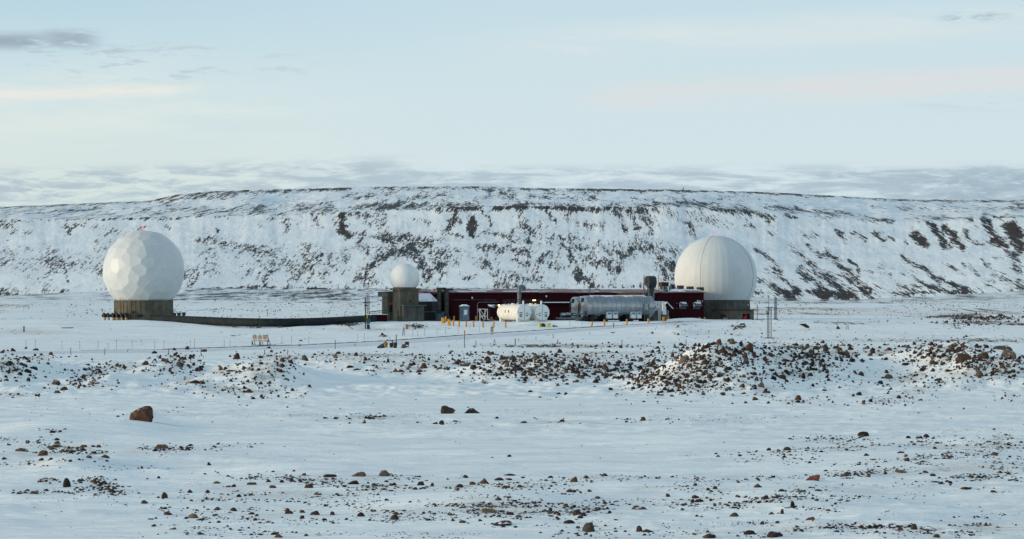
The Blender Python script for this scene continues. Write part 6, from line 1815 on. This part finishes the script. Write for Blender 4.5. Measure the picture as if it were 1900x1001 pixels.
# posts
def post(px, pb, pt, wpx, m_, label, name='marker_post', cat='post', lean=0.0, parts=None, group=None):
    gx, gy, gz = hit(px, pb); k = gy / F
    t = thing(name, label, cat, (gx, gy, gz), 0, group); t.rotation_euler = (0, lean, 0)
    b = MB(); b.cyl((0, 0, -.3), (0, 0, (pb - pt) * k), max(.02, wpx * k / 2), n=7); b.build('shaft', m_, t)
    return t, k
t, k = post(862, 646, 613, 1.6, M['wood'], 'Tall grey post with a red band near its top, standing in the road')
b = MB(); b.cyl((0, 0, 24 * k), (0, 0, 31 * k), 1.0 * k, n=8); b.build('red_band', M['redpaint'], t)
t, k = post(913, 622, 604, 1.2, M['darkgrey'], 'Post carrying a tan box at the roadside below the white tank', 'box_post')
b = MB(); b.box(-2.9 * k, 2.7 * k, -.15, .12, 5.5 * k, 14 * k); bx = b.build('box', M['tan'], t)
b = MB(); b.box(-2.9 * k, 2.7 * k, -.152, .122, 13 * k, 14.5 * k, top=(.1, .0)); b.build('lid', M['concrete'], bx)
post(44.5, 616.5, 605.5, 2.6, M['rust'], 'Short dark rusty stub post alone on the snow at far left', 'stub_post')
post(747, 623.5, 607, 1.6, M['wood'], 'Leaning grey stake, left of a pair on the snow above the drums', lean=.1)
post(750.8, 622.5, 609, 1.2, M['wood'], 'Leaning grey stake, right of a pair on the snow above the drums', lean=-.05)
post(956, 641.5, 629, 1.6, M['black'], 'Short black post on the snow right of the small tripod')
post(962, 634, 628, 1.0, M['wood'], 'Faint thin stake right of the short black post')
post(994.5, 631, 625, 1.0, M['wood'], 'Thin stake on the snow left of the leaning pair of rods')
post(1138.5, 608.5, 599.5, 1.6, M['darkgrey'], 'Dark stake in the snow between two yellow bollards below the silver tank')
post(883, 643, 632, 1.4, M['wood'], 'Short stake right of the tall red-banded post')
post(833, 645, 641, 1.5, M['wood'], 'Very short stub in the snow left of the tall red-banded post')
gx, gy, gz = hit(917, 640.5); k = gy / F
t = thing('small_tripod', 'Small thin tripod standing on the snow below the tan box post', 'tripod', (gx, gy, gz), 0)
b = MB()
for x, y in ((-2.6, 0), (3, .2), (.8, .7)): b.cyl((x * k, y, -.1), (.8 * k, .15, 11.5 * k), .022, n=5)
b.build('legs', M['wood'], t)
b = MB(); b.cyl((-3 * k, 0, .02), (4.5 * k, .1, .02), .05, n=5); b.build('foot_bar', M['black'], t)
gx, gy, gz = hit(1026.5, 629); k = gy / F
t = thing('rod_pair', 'Two thin rods leaning together on the snow below the silver tanks', 'rods', (gx, gy, gz), 0)
b = MB(); b.cyl((-2.0 * k, 0, -.1), (-.5 * k, 0, 9 * k), .02, n=5); b.cyl((1.4 * k, 0, -.1), (.6 * k, 0, 9 * k), .03, n=5); b.build('rod', M['wood'], t)

def roadline(px): return np.interp(px, [-200, 0, 100, 290, 470, 560, 720, 860, 1000, 1160, 1300, 1420], [651, 650.5, 650.5, 649, 643, 640.5, 632.5, 622, 613, 603, 595.5, 594.5])

FP = [(48, 649, 16.5), (66, 649, 18), (115, 649.5, 16), (148, 649.5, 16.5), (182, 649.5, 16.5), (200.5, 649, 11.5), (216, 649.5, 18), (245, 649, 16.5), (287, 648, 15), (304, 647.5, 14), (353, 646.5, 14), (361, 646, 16), (416, 645, 14), (427, 644.5, 13),
      (523, 639, 14), (541, 639, 14), (573, 638, 13), (663, 633, 12), (676, 632, 13), (766, 625.5, 14), (775, 625, 11), (788, 624, 12), (811, 622, 12.5), (827, 621, 13), (850, 620, 12), (872, 610, 8), (890, 617, 11), (1009.5, 607, 10), (1057, 606, 10), (1080, 604, 9), (1127, 601, 8), (1206, 600, 7), (1236, 602, 7)]
f0 = None
for i, (px, pb, hp) in enumerate(FP):
    gx, gy, gz = hit(px, pb); h_ = hp * gy / F
    lab = 'Thin wire-fence stake behind the road, ' + ('left of the warning board' if px < 460 else 'between the warning board and the drums' if px < 700 else 'between the drums and the tan box post' if px < 900 else 'before the tanks and bollards')
    if f0 is None:
        f0 = thing('fence_stake', lab, 'fence stake', (gx, gy, gz), 0, 'thin wire-fence stakes behind the road')
        b = MB(); b.cyl((0, 0, -.3), (0, 0, 1.0), .021, n=5); b.build('rod', M['wood'], f0)
        b = MB(); b.cyl((0, 0, .93), (0, 0, 1.0), .055, n=6); b.build('insulator', M['darkgrey'], f0); c_ = f0
    else:
        c_ = copy_tree(f0); c_.location = (gx, gy, gz)
    c_['label'] = lab; c_['group'] = lab.replace('Thin', 'thin').replace('stake', 'stakes'); c_.scale = (1, 1, h_)
for i, (px, pb, pt, ln) in enumerate(((131.5, 659, 645, 0), (194, 659, 646, .08), (236, 653.5, 648, .3), (312.5, 659, 648, .06), (373, 659.5, 647, 0), (491, 658.5, 649, 0), (533.5, 658.5, 648.5, .06), (622, 648, 631, 0), (658.5, 643, 638, .1), (1154, 646, 631, 0), (1273, 645, 630, 0), (1035, 638, 630, 0))):
    post(px, pb, pt, 1.2, M['black'], ['Leftmost black stake on the near side of the road', 'Second black stake from the left on the near side of the road', 'Short steeply leaning stake on the near side of the road', 'Black stake below and left of the middle of the pipe, near side of the road',
         'Black stake halfway between the leaning stake and the warning board, near side', 'Black stake just below the right end of the warning board', 'Slightly leaning stake right of the warning board on the near side', 'Thin tall stake between the warning board and the drums, near side',
         'Short crooked stake left of the drums on the near side', 'Thin stake above the long stony bank, right of the middle', 'Thin stake left of the top of the largest stone mound', 'Thin stake on the snow in front of the silver tanks'][i], 'road_stake', 'stake', ln)

# ---- the road and its dirt edge
def ribbon(name, pxs, ya, yb, m_, up=.03, kind='structure'):
    vs_ = []; n_ = 5
    for px in pxs:
        for j in range(n_):
            f_ = j / (n_ - 1); y_ = roadline(px) + ya + (yb(px) - ya if callable(yb) else yb - ya) * f_
            gx, gy, gz = hit(px, y_); vs_.append((gx, gy, gz + (up if 0 < j < n_ - 1 else -.02)))
    fs_ = [(i * n_ + j, i * n_ + j + 1, (i + 1) * n_ + j + 1, (i + 1) * n_ + j) for i in range(len(pxs) - 1) for j in range(n_ - 1)]
    b = MB(); b.add(vs_, fs_, True); o = b.build(name, m_); o['kind'] = kind
    return o
ribbon('road', list(range(-60, 1330, 12)), 1.2, lambda px: 7.0 if px < 560 else 9 if px < 1000 else 9 - (px - 1000) / 330 * 6, mat('packed snow road', (.60, .64, .70), .7, 0, .08, .6, .01, 1.5), .035)
vs_ = []; prev = None
pl_ = list(range(150, 1310, 7))
for px in pl_:
    gx, gy, gz = hit(px, roadline(px) + .6)
    hgt = (.04 if px < 300 else .09 if px < 1120 else .05) * (1 + .35 * math.sin(px * .37) * math.sin(px * .11))
    vs_ += [(gx, gy - .22, gz - .03), (gx, gy - .08, gz + hgt), (gx, gy + .12, gz + hgt), (gx, gy + .3, gz - .03)]
b = MB(); b.add(vs_, [(i * 4 + j, i * 4 + j + 1, (i + 1) * 4 + j + 1, (i + 1) * 4 + j) for i in range(len(pl_) - 1) for j in range(3)])
o = b.build('road_edge_bank', mat('brown dirt edge', (.15, .085, .06), .95, 0, .4, .5, dirt=(.5, .5, .5), dirt_amt=.4)); o['kind'] = 'structure'

# ---- rubbish and wreckage at the right
gx, gy, gz = hit(1493, 609); k = gy / F
t = thing('bent_sheet', 'Dark red bent metal sheet stuck in the snow right of the lattice mast', 'scrap', (gx, gy, gz), 0)
b = MB(); b.add([(-9 * k, 0, 6.8 * k), (3 * k, .2, 7.2 * k), (9 * k, .3, 3 * k), (9.5 * k, .1, -.1), (2 * k, 0, 1.2 * k), (-9 * k, .05, 6.4 * k), (3 * k, .25, 6.8 * k), (9 * k, .35, 2.6 * k), (9.5 * k, .15, -.2), (2 * k, .05, .8 * k)],
               [(0, 1, 2, 3, 4), (9, 8, 7, 6, 5), (0, 5, 6, 1), (1, 6, 7, 2), (2, 7, 8, 3), (3, 8, 9, 4), (4, 9, 5, 0)]); b.build('sheet', M['rust'], t)
b = MB(); b.cyl((-10 * k, 0, 7.2 * k), (3 * k, .2, 7.6 * k), .04, n=5); b.build('edge_bar', M['black'], t)
gx, gy, gz = hit(1572, 612); k = gy / F
t = thing('twin_stakes', 'Two short dark stakes right of the lone brown rock far off at the right', 'stakes', (gx, gy, gz), 0)
b = MB(); b.cyl((-1 * k, 0, 4 * k), (-.3 * k, 0, 8 * k), .04, n=5); b.cyl((2.2 * k, 0, -.1), (1.8 * k, 0, 8 * k), .04, n=5); b.cyl((-2 * k, 0, -.1), (-1.2 * k, 0, 4 * k), .03, n=5); b.build('stake', M['black'], t)
D = 498.0; k = K(D)
t = st('bridge_wreck', 'Broken timber and concrete frame in the earth bank at the far right', 'ruin', 1855, D, rot=0)
def bar(x0, z0, x1, z1, w_, y=0, m_='wood', nm='beam'):
    b = MB(); b.cyl(((x0 - 1855) * k, y, ZL(z0, D)), ((x1 - 1855) * k, y + .1, ZL(z1, D)), w_, n=5); b.build(nm, M[m_], t)
bar(1820, 595, 1839, 586.5, .16, 0, 'rust'); bar(1826, 595.5, 1840, 586, .12, -.2, 'brown'); bar(1838, 594, 1855, 585.5, .18, 0, 'wood'); bar(1856, 594, 1858, 584, .2, 0, 'concrete_grey'); bar(1859, 585.5, 1878, 591, .12, 0, 'wood')
bar(1864, 600, 1868, 591, .14, -.3, 'wood'); bar(1880, 600, 1878, 585.5, .14, -.3, 'black'); bar(1876, 601, 1864, 592, .1, -.3, 'wood'); bar(1864, 591.5, 1876, 590, .12, -.3, 'wood')
b = MB(); b.box((1852.5 - 1855) * k, (1860 - 1855) * k, -.3, .5, ZL(585.5, D), ZL(582.4, D)); b.build('cap_block', M['concrete_grey'], t)
b = MB(); b.box((1885 - 1855) * k, (1915 - 1855) * k, .2, 1.2, -.3, ZL(588.5, D), top=(.4, .2)); b.build('snowy_slab', M['snow'], t)
D = 507.0; k = K(D)
t = st('timber_wall', 'Long low dark timber retaining edge on the earth bank at the far right', 'retaining wall', 1790, D, rot=0)
for i in range(8):
    xa, xb = 1747 + i * 11.4, 1747 + (i + 1) * 11.4 - .6; za = 591.5 - 5.2 * (1 - math.exp(-i / 2.6)) ; zb_ = 591.5 - 5.2 * (1 - math.exp(-(i + 1) / 2.6))
    b = MB(); b.add([((xa - 1790) * k, 0, ZL(za, D) - .14), ((xb - 1790) * k, 0, ZL(zb_, D) - .14), ((xb - 1790) * k, 0, ZL(zb_, D)), ((xa - 1790) * k, 0, ZL(za, D)), ((xa - 1790) * k, .3, ZL(za, D) - .14), ((xb - 1790) * k, .3, ZL(zb_, D) - .14), ((xb - 1790) * k, .3, ZL(zb_, D)), ((xa - 1790) * k, .3, ZL(za, D))],
                    [(0, 1, 2, 3), (7, 6, 5, 4), (3, 2, 6, 7), (0, 3, 7, 4), (1, 5, 6, 2)]); b.build('plank', M['rust'] if i % 3 == 1 else M['brown'], t)
for i, (px, pb, w_, h_) in enumerate(((125, 609.5, 22, 1.6), (1137, 618.5, 8, 1.6))):
    gx, gy, gz = hit(px, pb); k = gy / F
    b = MB(); b.cyl((-w_ / 2 * k, 0, .05), (w_ / 2 * k, .2, .08), h_ * k / 2, n=7); o = b.build('log', M['brown'], None, (gx, gy, gz)); tagp(o, ['Thin log lying on the snow below the left radome', 'Short dark log lying on the snow below the silver tanks'][i], 'log')
# cairns on the hill tops
for px, py, D, hp, lab in ((1267, 352, 3420, 5, 'Tiny dark cairn on the skyline above the silver tanks'), (1842, 405, 2630, 5, 'Tiny dark cairn on the cliff edge at the far right')):
    k = K(D); t = thing('cairn', lab, 'cairn', (WX(px, D), D - 6, ZZ(py, D)), 0)
    v, f = rock_shape(int(px), 2)
    for j, s_ in enumerate((1.0, .8, .55)):
        b = MB(); b.add(v * np.array([s_ * 1.5 * k, 1.2 * k * s_, 1.4 * k * s_]) + np.array([0, 0, j * 1.5 * k]), [tuple(q) for q in f.tolist()]); b.build('cairn_stone', M['black'], t)
